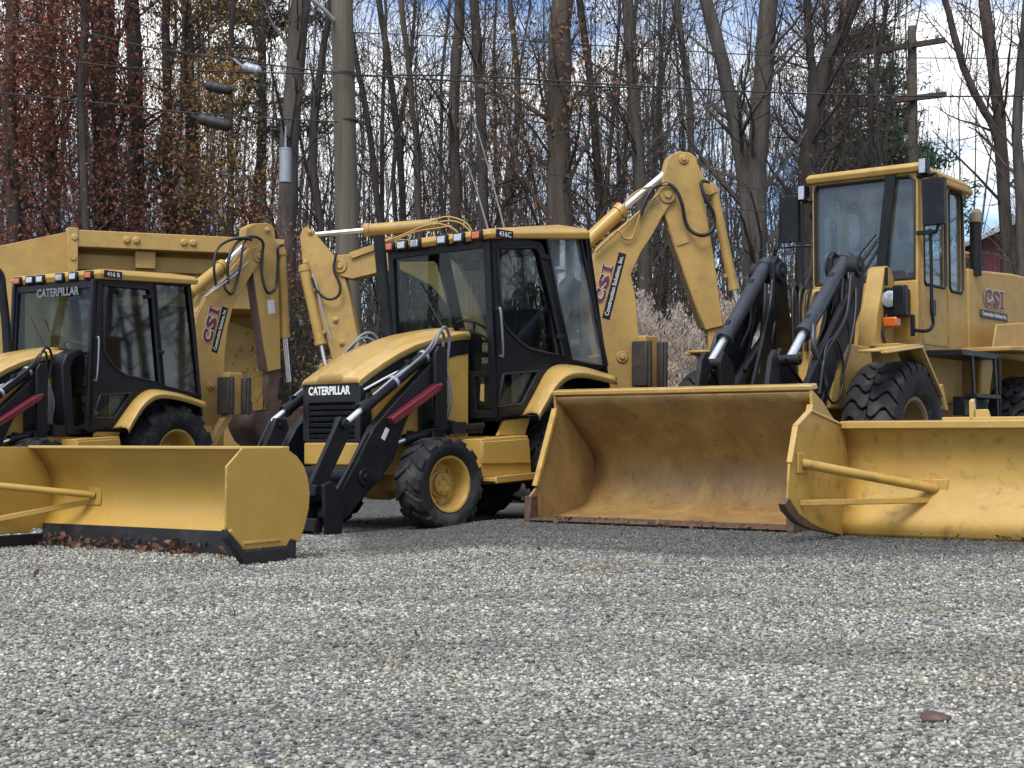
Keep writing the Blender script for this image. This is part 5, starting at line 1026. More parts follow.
# loose crushed stone lying on the lot (uncountable)
def stones():
    t = (1 + 5 ** 0.5) / 2
    iv = np.array([(-1, t, 0), (1, t, 0), (-1, -t, 0), (1, -t, 0), (0, -1, t), (0, 1, t), (0, -1, -t), (0, 1, -t), (t, 0, -1), (t, 0, 1), (-t, 0, -1), (-t, 0, 1)]) / 1.9
    jf = np.array([(0, 11, 5), (0, 5, 1), (0, 1, 7), (0, 7, 10), (0, 10, 11), (1, 5, 9), (5, 11, 4), (11, 10, 2), (10, 7, 6), (7, 1, 8), (3, 9, 4), (3, 4, 2), (3, 2, 6), (3, 6, 8), (3, 8, 9), (4, 9, 5), (2, 4, 11), (6, 2, 10), (8, 6, 7), (9, 8, 1)])
    pts = []
    for (y0, y1, dens, half) in ((2.9, 4.2, 6200, 2.2), (4.2, 6.5, 5200, 2.9), (6.5, 9.0, 3300, 3.9), (9.0, 11.6, 2100, 4.9), (11.6, 16.5, 650, 6.5)):
        n = int((y1 - y0) * 2 * half * dens * 0.66); pts.append(np.stack([rng.uniform(-half, half, n), rng.uniform(y0, y1, n)], 1))
    P = np.concatenate(pts); n = len(P); print('stones', n)
    far_ = np.clip((P[:, 1] - 4) / 9, 0, 1)
    size = (0.0052 + 0.0050 * rng.random(n) ** 1.8) * (1 + 0.30 * far_) * np.where(rng.random(n) < 0.015, 1.5, 1)
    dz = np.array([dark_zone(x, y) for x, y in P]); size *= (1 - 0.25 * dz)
    var = iv[None] * rng.uniform(0.72, 1.28, (24, 12, 1)); vi = rng.integers(0, 24, n)
    sc = np.stack([rng.uniform(0.8, 1.5, n), rng.uniform(0.7, 1.1, n), rng.uniform(0.45, 0.9, n)], 1) * size[:, None]
    V = var[vi] * sc[:, None, :]
    a = rng.uniform(0, 6.283, n); tl = rng.normal(0, 0.35, n); ca, sa, ct, st = np.cos(a), np.sin(a), np.cos(tl), np.sin(tl)
    x, y, z = V[..., 0].copy(), V[..., 1].copy(), V[..., 2].copy()
    y, z = y * ct[:, None] - z * st[:, None], y * st[:, None] + z * ct[:, None]
    x, y = x * ca[:, None] - y * sa[:, None], x * sa[:, None] + y * ca[:, None]
    gz = np.array([ground_z(p[0], p[1]) for p in P]); V = np.stack([x + P[:, 0, None], y + P[:, 1, None], z + (sc[:, 2] * 0.45 + gz)[:, None]], -1)
    me = bpy.data.meshes.new('loose_gravel'); nf = n * 20
    me.vertices.add(n * 12); me.vertices.foreach_set('co', V.reshape(-1).astype(np.float32))
    F = (jf[None] + (np.arange(n) * 12)[:, None, None]).reshape(-1)
    me.loops.add(nf * 3); me.loops.foreach_set('vertex_index', F.astype(np.int32)); me.polygons.add(nf); me.polygons.foreach_set('loop_start', np.arange(0, nf * 3, 3, dtype=np.int32))
    me.update(calc_edges=True)
    base = np.array([(0.13, 0.132, 0.135), (0.20, 0.20, 0.20), (0.26, 0.26, 0.252), (0.32, 0.315, 0.30), (0.40, 0.392, 0.372), (0.50, 0.495, 0.475), (0.15, 0.16, 0.172), (0.29, 0.265, 0.22), (0.06, 0.06, 0.064)])
    ci = rng.choice(9, n, p=[0.16, 0.18, 0.17, 0.15, 0.11, 0.06, 0.08, 0.04, 0.05]); col = base[ci] * rng.uniform(0.85, 1.15, (n, 1))
    pt = np.array([0.6 * noise.fractal(Vector((p[0] * 0.45, p[1] * 1.1, 0)), 1, 2, 4) + 0.5 * noise.noise(Vector((p[0] * 0.25, p[1] * 2.4, 7))) for p in P]); col *= np.clip(0.88 + 0.34 * pt, 0.45, 1.2)[:, None] * np.array([1.13, 1.105, 0.985]); size *= np.clip(1 + 0.25 * pt, 0.7, 1.3) if False else 1
    bz = np.clip(np.array([noise.fractal(Vector((p[0] * 0.7 + 9, p[1] * 1.3, 4)), 1, 2, 4) for p in P]) * 1.6 - 0.35, 0, 0.8)[:, None]; col *= 1 - bz * np.array([0.22, 0.30, 0.42])
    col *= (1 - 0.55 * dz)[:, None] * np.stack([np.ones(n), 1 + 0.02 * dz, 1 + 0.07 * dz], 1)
    c4 = np.concatenate([col, np.ones((n, 1))], 1); at_ = me.color_attributes.new('stone', 'FLOAT_COLOR', 'POINT'); at_.data.foreach_set('color', np.repeat(c4, 12, 0).reshape(-1).astype(np.float32))
    m = bpy.data.materials.new('stone'); m.use_nodes = True; nd = m.node_tree.nodes; b = nd['Principled BSDF']; b.inputs['Roughness'].default_value = 0.8; b.inputs['Specular IOR Level'].default_value = 0.3
    an = nd.new('ShaderNodeAttribute'); an.attribute_name = 'stone'; m.node_tree.links.new(an.outputs['Color'], b.inputs['Base Color']); me.materials.append(m)
    o = bpy.data.objects.new('loose_gravel', me); COL.objects.link(o); tag(o, 'grey crushed stone covering the open lot', None, kind='stuff')
stones()

# ---- fallen leaves and a clod
def cards(P, size, N=None, aspect=0.6, curl=True, seed=1):
    """small bent leaf faces at the given points"""
    r = np.random.default_rng(seed); n = len(P); s = size * r.uniform(0.6, 1.3, n)
    d = r.normal(size=(n, 3));
    if N is not None: d[:, 2] *= N
    d /= np.linalg.norm(d, axis=1, keepdims=True); e = np.cross(d, r.normal(size=(n, 3))); e /= np.linalg.norm(e, axis=1, keepdims=True) + 1e-9; f = np.cross(d, e)
    P = np.asarray(P); a = s[:, None]
    V = np.stack([P - d * a * 0.5, P + e * a * aspect * 0.5 + f * a * 0.12, P + d * a * 0.5, P - e * a * aspect * 0.5 + f * a * 0.12], 1)
    return V.reshape(-1, 3), np.arange(n * 4).reshape(n, 4)
def np_mesh(name, V, F, m, parent=None):
    k = F.shape[1]; me = bpy.data.meshes.new(name); me.vertices.add(len(V)); me.vertices.foreach_set('co', V.reshape(-1).astype(np.float32))
    me.loops.add(F.size); me.loops.foreach_set('vertex_index', F.reshape(-1).astype(np.int32)); me.polygons.add(len(F)); me.polygons.foreach_set('loop_start', np.arange(0, F.size, k, dtype=np.int32)); me.update(calc_edges=True)
    me.materials.append(MATS[m]); o = bpy.data.objects.new(name, me); COL.objects.link(o); o.parent = parent; return o
pts = []
for k in range(420):
    y = random.uniform(-1.25, 1.3); x = 0.16 + abs(random.gauss(0, 0.085)); dens = 0.5 + 0.5 * noise.noise(Vector((y * 2.3, 0.3, 0)))
    if random.random() < dens * 1.3:
        p = FP.M @ Vector((x, y, 0.02 + 0.09 * random.random() * max(0, 1 - (x - 0.16) / 0.2))); pts.append(tuple(p))
for k in range(70): p = FR.M @ Vector((random.gauss(0.05, 0.1), random.uniform(-1.4, 1.3), random.uniform(0.02, 0.06))); pts.append(tuple(p))
for k in range(26): p = FQ.M @ Vector((0.1 + abs(random.gauss(0, 0.08)), random.uniform(-0.7, 1.2), random.uniform(0.02, 0.06))); pts.append(tuple(p))
for k in range(9):
    x, y = random.uniform(-4, 4.5), random.uniform(5.5, 12); pts.append((x, y, 0.022 + ground_z(x, y)))
V, F = cards(pts, 0.055, seed=3); o = np_mesh('fallen_leaves', V, F, 'litter'); tag(o, 'dry brown leaves drifted along the pusher edges', None, kind='stuff')
q = ground(934, 722)
b = MB(); b.lathe((0, 0, 0), (0, 0, 1), [(-0.005, 0.07), (0.012, 0.075), (0.03, 0.05), (0.038, 0.02)], 9); cl = b.build('dirt_clod', 'dig_rust', smooth=0); cl.location = (q.x, q.y, 0.005); cl.scale = (0.62, 0.5, 0.7)
for v in cl.data.vertices: v.co += Vector((random.gauss(0, 0.006), random.gauss(0, 0.006), random.gauss(0, 0.004)))
tag(cl, 'small brown clod lying alone on the open gravel at the front', 'clod')

# ================================================================ trees
def limb(b, p, d, L, r, depth, rnd, tips, sides):
    n = 5 if depth < 2 else 4; P = [p]; q = p.copy(); dd = d.copy()
    for i in range(n):
        dd = (dd + Vector((rnd.gauss(0, 0.13), rnd.gauss(0, 0.13), rnd.gauss(0.05, 0.10)))).normalized(); q = q + dd * (L / n); P.append(q.copy())
    b.tube(P, [r * (1 - 0.72 * i / n) for i in range(n + 1)], sides[min(depth, len(sides) - 1)], caps=False); tips.append((P[-1], depth)); 
    if depth >= 2: tips.append((P[2], depth))
    return P
def branch_out(b, P, r0, depth, rnd, tips, cnt, sides, frac=(0.25, 1.0)):
    n = len(P) - 1
    for k in range(cnt):
        t = rnd.uniform(*frac) * n; i = min(n - 1, int(t)); p = P[i].lerp(P[i + 1], t - i); ax = (P[i + 1] - P[i]).normalized()
        a = ax.orthogonal().normalized(); c = ax.cross(a); th = rnd.uniform(0, 6.283); el = rnd.uniform(0.55, 1.05)
        d = (ax * math.cos(el) + (a * math.cos(th) + c * math.sin(th)) * math.sin(el)).normalized()
        L = (P[-1] - P[0]).length * rnd.uniform(0.28, 0.55) if depth > 1 else None
        yield p, d, t / n
def bare_branches(b, trunk, r0, rnd, nb, Lmax, lo=0.25, twigs=(4, 5), sides=(5, 4, 3)):
    tips = []
    for p, d, t in branch_out(b, trunk, r0, 1, rnd, tips, nb, sides, (lo, 1.0)):
        L = Lmax * (1.05 - 0.6 * t) * rnd.uniform(0.55, 1.15); r = max(0.012, r0 * (1 - 0.75 * t) * rnd.uniform(0.25, 0.45))
        P1 = limb(b, p, d, L, r, 1, rnd, tips, sides)
        for p2, d2, t2 in branch_out(b, P1, r, 2, rnd, tips, twigs[0], sides, (0.2, 1.0)):
            P2 = limb(b, p2, d2, L * rnd.uniform(0.3, 0.55), max(0.010, r * 0.42 * (1.1 - 0.6 * t2)), 2, rnd, tips, sides)
            for p3, d3, t3 in branch_out(b, P2, r, 3, rnd, tips, twigs[1], sides, (0.2, 1.0)):
                limb(b, p3, d3, L * rnd.uniform(0.14, 0.32), 0.0075, 3, rnd, tips, sides)
    return tips
def trunk_path(pts, k=4): return smooth_path(pts, k)
def make_tree(name, label, cat, pts, r0, r1, barkm, seed, nb=22, Lmax=3.2, lo=0.25, leaf=None, nleaf=0, leafsize=0.12, group=None, forks=(), twigs=(4, 4), leafspread=0.35, crown_lo=0.0):
    """pts: points up the trunk in the world; forks: further stems [(points, r0, r1), ...]"""
    rnd = random.Random(seed); base = Vector(pts[0]); base.z = 0
    root = thing(name, label, cat, Matrix.Translation(base), group)
    tb = MB(); bb = MB(); tips = []
    for (pp, a, c) in [(pts, r0, r1)] + list(forks):
        P = trunk_path([Vector(p) - base for p in pp]); n = len(P) - 1
        P = [p + Vector((noise.noise(Vector((seed, i * 0.7, 0))), noise.noise(Vector((seed, i * 0.7, 9))), 0)) * 0.05 for i, p in enumerate(P)]
        rr = [(a + (c - a) * i / n) * (1 + 0.10 * noise.noise(Vector((i * 0.9, seed * 1.3, 2)))) * (1.35 if i == 0 and pp is pts else 1.0) for i in range(n + 1)]
        tb.tube(P, rr, 12); tips += bare_branches(bb, P, a, rnd, nb if pp is pts else max(6, int(nb * 0.7)), Lmax, lo if pp is pts else 0.15, twigs)
    tb.build('trunk', barkm, root, smooth=60, weld=False)
    bb.build('crown', barkm if barkm != 'bark_pale' else 'bark_grey', root, smooth=60, weld=False)
    if leaf and nleaf:
        tp = [t for t, d in tips if d >= 2 and t.z > crown_lo]; r = np.random.default_rng(seed); ctr = np.array([t[:] for t in tp]); ctr = ctr[r.random(len(ctr)) < 0.8]
        ii = r.integers(0, len(ctr), nleaf); P = ctr[ii] + r.normal(0, leafspread, (nleaf, 3)) * np.array([1, 1, 0.8])
        P = P[P[:, 2] > 0.3]; V, F = cards(P, leafsize, seed=seed); np_mesh('foliage', V, F, leaf, root)
    return root
def px_tree(name, label, cat, Y, px, w0, w1, barkm, seed, top=None, forks=(), **k):
    """a trunk surveyed from picture points (foot first) on the upright plane y = Y"""
    def up(px):
        P = [at(u, v, Y) for u, v in px]; P[0].z = max(P[0].z, 0); 
        e = P[-1] + (P[-1] - P[-2]).normalized() * 4; return P + [e]
    P = up(px); s = Y / FPX
    f0 = P[0].copy(); f0.z = 0; P = [f0] + P if P[0].z > 0.3 else P
    fk = [(up(p), a / 2 * s, b_ / 2 * s) for (p, a, b_) in forks]
    return make_tree(name, label, cat, P, w0 / 2 * s, w1 / 2 * s, barkm, seed, forks=fk, **k)

T_ = px_tree
T_('oak_tree', 'broad dark oak trunk rising behind the left end of the yellow hopper', 'tree', 31, [(108, 455), (106, 240), (104, 120), (103, 0)], 28, 22, 'bark_dark', 1, nb=26, leaf='leaf_rust', nleaf=4500, leafsize=0.09)
T_('oak_tree', 'dark trunk with a lean, second large one from the left above the hopper rail', 'tree', 33, [(140, 455), (137, 230), (136, 120), (132, 0)], 18, 13, 'bark_dark', 2, nb=24, leaf='leaf_brown', nleaf=700)
T_('bare_tree', 'slim grey trunk above the middle of the hopper rail', 'tree', 34, [(172, 455), (169, 230), (167, 100), (166, 0)], 11, 8, 'bark_grey', 3)
T_('oak_tree', 'straight brown trunk above the right end of the hopper rail, golden-leaved', 'tree', 34, [(193, 455), (193, 230), (191, 120), (186, 0)], 14, 10, 'bark_brown', 4, leaf='leaf_gold', nleaf=6500, leafsize=0.11, crown_lo=6.0, leafspread=0.45)
T_('bare_tree', 'thin dark tree beside the two black splice cases', 'tree', 33, [(232, 455), (231, 230), (230, 120), (233, 0)], 7, 5, 'bark_dark', 5)
T_('bare_tree', 'thick grey trunk carrying the grey canister', 'tree', 28, [(283, 455), (287, 230), (291, 120), (301, 0)], 21, 19, 'bark_grey', 6, nb=14)
T_('bare_tree', 'dark slanting tree between the grey canister trunk and the utility pole', 'tree', 33, [(330, 455), (322, 250), (313, 150), (322, 60), (331, 0)], 9, 6, 'bark_dark', 7)
for i, (lab, px, w0, w1, bk, Y) in enumerate([
    ('slim tree leaning left just right of the utility pole', [(392, 455), (380, 230), (366, 110), (352, 40)], 8, 5, 'bark_dark', 34),
    ('slim dark tree forked low above the stacked boom cylinder', [(408, 455), (404, 230), (396, 120), (382, 20)], 8, 6, 'bark_dark', 36),
    ('slender upright tree left of the two whip aerials', [(424, 455), (420, 230), (413, 110), (401, 0)], 8, 5, 'bark_brown', 32),
    ('medium grey trunk right behind the two whip aerials, above the amber roof lamp', [(458, 455), (456, 230), (454, 110), (460, 0)], 13, 10, 'bark_grey', 32),
    ('dark trunk above the number plate of the middle cab roof', [(490, 455), (484, 230), (481, 120), (474, 0)], 13, 9, 'bark_dark', 31),
    ('thin tree curving left above the middle cab roof', [(512, 455), (508, 230), (518, 100), (510, 0)], 8, 5, 'bark_brown', 35)]):
    T_('bare_tree', lab, 'tree', Y, px, w0, w1, bk, 20 + i, nb=24)
T_('oak_tree', 'broad brown oak trunk rising straight up behind the rear of the middle cab roof', 'tree', 29, [(563, 455), (560, 230), (558, 120), (562, 0)], 26, 22, 'bark_brown', 31, nb=30, leaf='leaf_brown', nleaf=1500, leafsize=0.11)
T_('bare_tree', 'dark trunk leaning left, just left of the tall raised boom', 'tree', 31, [(604, 455), (600, 230), (594, 120), (580, 0)], 9, 7, 'bark_dark', 32, leaf='leaf_brown', nleaf=500)
T_('bare_tree', 'medium trunk leaning left directly above the head of the tall raised boom', 'tree', 30, [(650, 455), (642, 230), (635, 110), (627, 0)], 15, 11, 'bark_grey', 33, nb=24)
T_('bare_tree', 'slim pale tree right of the head of the tall raised boom', 'tree', 33, [(700, 455), (692, 230), (690, 110), (676, 0)], 9, 6, 'bark_grey', 34)
T_('forked_tree', 'great tree forked into two thick stems right of the tall raised boom', 'tree', 30, [(757, 455), (755, 260), (757, 160), (763, 80), (769, 0)], 26, 17, 'bark_grey', 35, nb=26, forks=[([(752, 250), (741, 150), (726, 80), (707, 0)], 17, 12)])
T_('forked_tree', 'dark tree leaning right with a crooked fork, behind the loader cab', 'tree', 31, [(800, 455), (806, 200), (811, 130), (824, 70), (850, 12)], 21, 13, 'bark_dark', 36, nb=24, leaf='leaf_rust', nleaf=500, leafsize=0.10, forks=[([(811, 125), (812, 70), (806, 0)], 10, 7)])
T_('bare_tree', 'pale thin birch-like tree between the forked tree and the pine', 'tree', 38, [(822, 455), (832, 170), (838, 100), (842, 30)], 6, 4, 'bark_pale', 37)
T_('bare_tree', 'tall bare tree in front of the red barn', 'tree', 34, [(1010, 455), (1006, 240), (999, 117), (992, 60), (984, 0)], 14, 11, 'bark_brown', 38, nb=18, forks=[([(1002, 150), (990, 120), (968, 80), (948, 12)], 9, 6)])
T_('bare_tree', 'bare tree at the far right edge, over the end of the barn roof', 'tree', 33, [(1026, 455), (1020, 200), (1017, 120), (1024, 40)], 12, 9, 'bark_grey', 39, nb=16)
# red-leaved oaks at the left
for i, (u, Y, w, n, lab) in enumerate([(12, 28, 16, 12000, 'rust-red oak at the left edge, thick with dry leaves'), (52, 30, 13, 11000, 'rust-red oak second from the left edge, leafy down to the hopper'), (84, 27, 9, 6000, 'slim rust-leaved oak in front of the broad dark trunk'), (-40, 30, 16, 7000, 'rust-red oak cut by the left edge')]):
    T_('oak_tree', lab, 'tree', Y, [(u, 455), (u + 2, 230), (u - 3, 100), (u + 1, 0)], w, w * 0.75, 'bark_dark', 50 + i, nb=34, lo=0.08, Lmax=2.6, leaf='leaf_rust', nleaf=n, leafsize=0.095, leafspread=0.45)
for i, (u, Y, hh, n, lf, lab) in enumerate([(262, 27, 4.6, 1800, 'leaf_rust', 'young oak with rusty leaves behind the left machine\'s raised boom'), (150, 28, 4.8, 2400, 'leaf_rust', 'rusty-leaved young oak just above the hopper rail'), (448, 29, 4.0, 900, 'leaf_olive', 'olive-leaved sapling seen through the middle cab windshield'), (292, 25, 3.2, 650, 'leaf_olive', 'small olive-leaved sapling between the two folded stick arms'), (525, 33, 7.0, 700, 'leaf_brown', 'brown-leaved sapling behind the middle cab roof'), (212, 30, 9.0, 3500, 'leaf_gold', 'golden-leaved young tree behind the splice cases'), (712, 33, 6.5, 300, 'leaf_brown', 'sparse sapling just left of the great forked tree'), (618, 34, 7.5, 800, 'leaf_brown', 'leafy brown sapling left of the tall raised boom'), (30, 33, 8.5, 4200, 'leaf_rust', 'tall rusty sapling deep behind the sloping end of the hopper'), (112, 34, 7.5, 3600, 'leaf_rust', 'rusty sapling deep behind the hopper\'s corner post'), (178, 35, 6.5, 2600, 'leaf_brown', 'brown-leaved sapling deep behind the middle of the hopper rail'), (245, 34, 6.5, 2600, 'leaf_rust', 'rusty sapling deep behind the right end of the hopper rail'), (318, 31, 4.5, 900, 'leaf_brown', 'brown-leaved sapling just left of the utility pole'), (420, 33, 5.0, 900, 'leaf_olive', 'olive-leaved sapling behind the middle cab exhaust')]):
    p = at(u, 440, Y); p.z = 0
    make_tree('sapling', lab, 'young tree', [p, p + Vector((0.1, 0, hh * 0.4)), p + Vector((-0.05, 0, hh * 0.7)), p + Vector((0.1, 0.1, hh))], 0.05, 0.015, 'bark_brown', 70 + i, nb=26, Lmax=1.5, lo=0.12, leaf=lf, nleaf=n, leafsize=0.085, leafspread=0.28, twigs=(4, 3))
# pines
def pine(label, u, Y, hgt, r, seed, z0, n):
    p = at(u, 440, Y); p.z = 0; root = thing('pine_tree', label, 'tree', Matrix.Translation(p)); rnd = random.Random(seed)
    MB().tube([(0, 0, 0), (0.05, 0, hgt * 0.5), (0, 0, hgt)], [r, r * 0.7, 0.03], 9).build('trunk', 'bark_dark', root, weld=False)
    b = MB(); P = []
    for k in range(52):
        z = z0 + (hgt - z0) * rnd.random(); L = (2.6 * (1 - (z - z0) / (hgt - z0)) ** 0.7 + 0.35) * rnd.uniform(0.6, 1.1); th = rnd.uniform(0, 6.283); d = Vector((math.cos(th), math.sin(th), 0.12))
        e = Vector((0, 0, z)) + d * L; b.tube([(0, 0, z), tuple(Vector((0, 0, z)) + d * L * 0.5 + Vector((0, 0, 0.08))), tuple(e)], [0.04, 0.025, 0.008], 4, caps=False)
        for j in range(n):
            t = rnd.uniform(0.3, 1.05); P.append(tuple(Vector((0, 0, z)) + d * L * t + Vector((rnd.gauss(0, 0.22), rnd.gauss(0, 0.22), rnd.gauss(0.05, 0.12)))))
    b.build('crown', 'bark_dark', root, weld=False); V, F = cards(np.array(P), 0.25, seed=seed, aspect=0.24); np_mesh('foliage', V, F, 'needles', root)
pine('dark green pine between the loader cab and the crossarm pole', 872, 44, 13.2, 0.16, 91, 7.0, 190)
pine('small dark pine low behind the crossarm pole', 902, 48, 11.5, 0.13, 92, 7.0, 150)
pine('tall dark pine top left of the utility pole', 258, 42, 21, 0.2, 93, 9.6, 230)

# slim bare trees deeper in the woods: eight kinds, copied
protos = []
for i in range(8):
    rnd = random.Random(200 + i); h = rnd.uniform(13, 18); lean = rnd.uniform(-0.09, 0.09)
    pts = [Vector((0, 0, 0))] + [Vector((lean * h * t + rnd.gauss(0, 0.18), rnd.gauss(0, 0.15), h * t)) for t in (0.2, 0.4, 0.6, 0.8, 1.0)]
    protos.append(make_tree('bare_tree', None, None, pts, rnd.uniform(0.05, 0.095), 0.02, ('bark_grey', 'bark_brown', 'bark_dark', 'bark_grey')[i % 4], 300 + i, nb=36, Lmax=3.0, lo=0.18, twigs=(4, 4), leaf='leaf_brown' if i in (1, 5) else None, nleaf=260, leafsize=0.10))
SPANS = [(-40, 95, 'the red-leaved oaks'), (95, 200, 'the hopper rail'), (200, 300, 'the left raised boom'), (300, 390, 'the utility pole'), (390, 500, 'the middle cab lamps'), (500, 590, 'the middle cab door'), (590, 690, 'the tall raised boom'), (690, 790, 'the great forked tree'), (790, 925, 'the loader cab'), (925, 1064, 'the red barn')]
rnd = random.Random(5); spots = []
for k in range(104):
    for _ in range(30):
        u = rnd.uniform(-35, 1055); Y = rnd.uniform(33, 62)
        if all(abs(u - a) > 6.5 or abs(Y - c) > 9 for a, c in spots): break
    if 845 < u < 990 and rnd.random() < 0.72: continue
    if 962 < u < 1024: continue
    spots.append((u, Y))
spots.sort(); byspan = {}
for u, Y in spots:
    for a, c, nm in SPANS:
        if a <= u < c: byspan.setdefault(nm, []).append((u, Y))
ORD = ['first', 'second', 'third', 'fourth', 'fifth', 'sixth', 'seventh', 'eighth', 'ninth', 'tenth', 'eleventh', 'twelfth', 'thirteenth', 'fourteenth', 'fifteenth', 'sixteenth', 'seventeenth', 'eighteenth', 'nineteenth', 'twentieth']
used = set()
for nm, lst in byspan.items():
    near = {}
    for u, Y in lst:
        i = rnd.randrange(8); src = protos[i]
        if i in used:
            o = src.copy(); COL.objects.link(o)
            for ch in src.children: c = ch.copy(); COL.objects.link(c); c.parent = o
        else: o = src; used.add(i)
        p = at(u, 440, Y); o.location = (p.x, p.y, 0); o.rotation_euler = (0, 0, rnd.uniform(0, 6.283)); s = rnd.uniform(0.8, 1.25); o.scale = (s, s, s)
        depth = 'nearer' if Y < 43 else ('mid-distance' if Y < 52 else 'far')
        near[depth] = near.get(depth, 0) + 1
        tag(o, 'slim bare tree behind %s, %s from left of the %s ones' % (nm, ORD[near[depth] - 1], depth), 'tree', 'slim bare trees in the woods')
# the woods go on round to the right, outside the picture: they show in the side windows' reflections
for k in range(22):
    src = protos[(0, 2, 3, 4, 6, 7)[k % 6]]; o = src.copy(); COL.objects.link(o)
    for ch in src.children: c = ch.copy(); COL.objects.link(c); c.parent = o
    o.location = (rnd.uniform(19, 34), 9 + k * 1.0 + rnd.uniform(-0.4, 0.4), 0); o.rotation_euler = (0, 0, rnd.uniform(0, 6.283)); s = rnd.uniform(1.0, 1.5); o.scale = (s * 1.3, s * 1.3, s)
    tag(o, 'bare tree beyond the right edge of the picture, reflected in the cab side windows', 'tree', 'bare trees mirrored in the cab windows')
for i, o in enumerate(protos):
    if i not in used:
        for c in list(o.children): bpy.data.objects.remove(c)
        bpy.data.objects.remove(o)

# ---- the tangle of brush and the farther woods (uncountable)
def strands(n, xs, ys, h, r, seed, lean=0.25, z0=0.0, name='undergrowth', m='twig', segs=5, jit=0.10):
    g = np.random.default_rng(seed); x, y = xs(g, n), ys(g, n); hh = h(g, n, x, y); ang = g.uniform(0, 6.283, n); ln = np.abs(g.normal(0, lean, n)); t = np.linspace(0, 1, segs)
    bx = (np.cos(ang) * ln * hh)[:, None] * t ** 1.5 + np.cumsum(g.normal(0, jit, (n, segs)), 1) * (hh / 3)[:, None] * t; by = (np.sin(ang) * ln * hh)[:, None] * t ** 1.5
    C_ = np.stack([x[:, None] + bx, y[:, None] + by, z0 + hh[:, None] * t * (1 - 0.12 * ln[:, None] * t)], -1); rr = r(g, n)[:, None] * (1 - 0.75 * t)
    q = np.array([0, 2.094, 4.189]); V = C_[:, :, None, :] + rr[:, :, None, None] * np.stack([np.cos(q), np.sin(q), 0 * q], -1)
    idx = np.arange(n * segs * 3).reshape(n, segs, 3); A = idx[:, :-1, :]; B = idx[:, 1:, :]
    F = np.stack([A, np.roll(A, -1, 2), np.roll(B, -1, 2), B], -1).reshape(-1, 4); return V.reshape(-1, 3), F
U = lambda a, c: (lambda g, n: g.uniform(a, c, n))
def wedge(Y0, Y1, m=1.12):
    def xs(g, n): return None
    return xs
def brush(name, label, n, Y0, Y1, hmin, hmax, rmin, rmax, seed, m, lean=0.3, jit=0.10, half=0.42, uclip=None):
    g0 = np.random.default_rng(seed); Y = g0.uniform(Y0, Y1, n); X = g0.uniform(-half, half, n) * Y
    if uclip is not None: keep = uclip(512 + FPX * X / Y, g0.random(n)); X, Y = X[keep], Y[keep]
    k = len(X); V, F = strands(k, lambda g, n: X, lambda g, n: Y, lambda g, n, x, y: g.uniform(hmin, hmax, n) * (0.75 + 0.5 * np.abs(np.sin(x * 0.9 + y))), lambda g, n: g.uniform(rmin, rmax, n), seed, lean, jit=jit)
    o = np_mesh(name, V, F, m); tag(o, label, None, kind='stuff'); return o
brush('undergrowth', 'grey tangle of bare brush along the foot of the woods', 7000, 26.5, 34, 0.8, 3.2, 0.004, 0.012, 401, 'twig', 0.35, 0.14)
brush('undergrowth', 'tan dead stems in front of the brush', 1800, 25.8, 29, 0.6, 1.9, 0.004, 0.008, 402, 'twig_tan', 0.3, 0.12)
brush('thicket', 'dense thin saplings filling the middle of the woods', 4300, 34, 58, 3, 8.0, 0.008, 0.024, 403, 'twig', 0.18, 0.09, uclip=lambda u, r: ~(((u > 935) & (r < 0.75)) | (u > 966)))
brush('distant_woods', 'grey far-off trunks closing the woods', 850, 60, 105, 10, 22, 0.03, 0.12, 404, 'twig', 0.10, 0.07, uclip=lambda u, r: ~(((u > 900) & (r < 0.80)) | (u > 966)))
g = np.random.default_rng(19); n = 18000; Y = g.uniform(33, 70, n); X = g.uniform(-0.42, 0.42, n) * Y; uu = 512 + FPX * X / Y; kp = ~(((uu > 905) & (g.random(n) < 0.8)) | (uu > 966)); X, Y = X[kp], Y[kp]; n = len(X); zz = 0.8 + 15 * g.random(n) ** 1.25
V, F = strands(n, lambda g_, k: X, lambda g_, k: Y, lambda g_, k, x, y: g_.uniform(0.7, 2.6, k), lambda g_, k: g_.uniform(0.006, 0.017, k), 405, 0.75, z0=0.0, jit=0.16); V = V.reshape(n, -1, 3); V[:, :, 2] += zz[:, None]; V = V.reshape(-1, 3)
tag(np_mesh('twigs', V, F, 'twig'), 'fine bare twigs crossing everywhere between the trunks of the woods', None, kind='stuff')
g = np.random.default_rng(9); n = 9000; Y = g.uniform(27, 36, n); X = g.uniform(-0.42, 0.30, n) * Y; Z = np.abs(g.normal(0, 1.3, n)) * (0.5 + 0.5 * np.sin(X * 0.8 + 1) ** 2) + 0.1
V, F = cards(np.stack([X, Y, Z], 1), 0.085, seed=10); tag(np_mesh('undergrowth_leaves', V, F, 'leaf_brown'), 'dead brown leaves caught in the brush', None, kind='stuff')

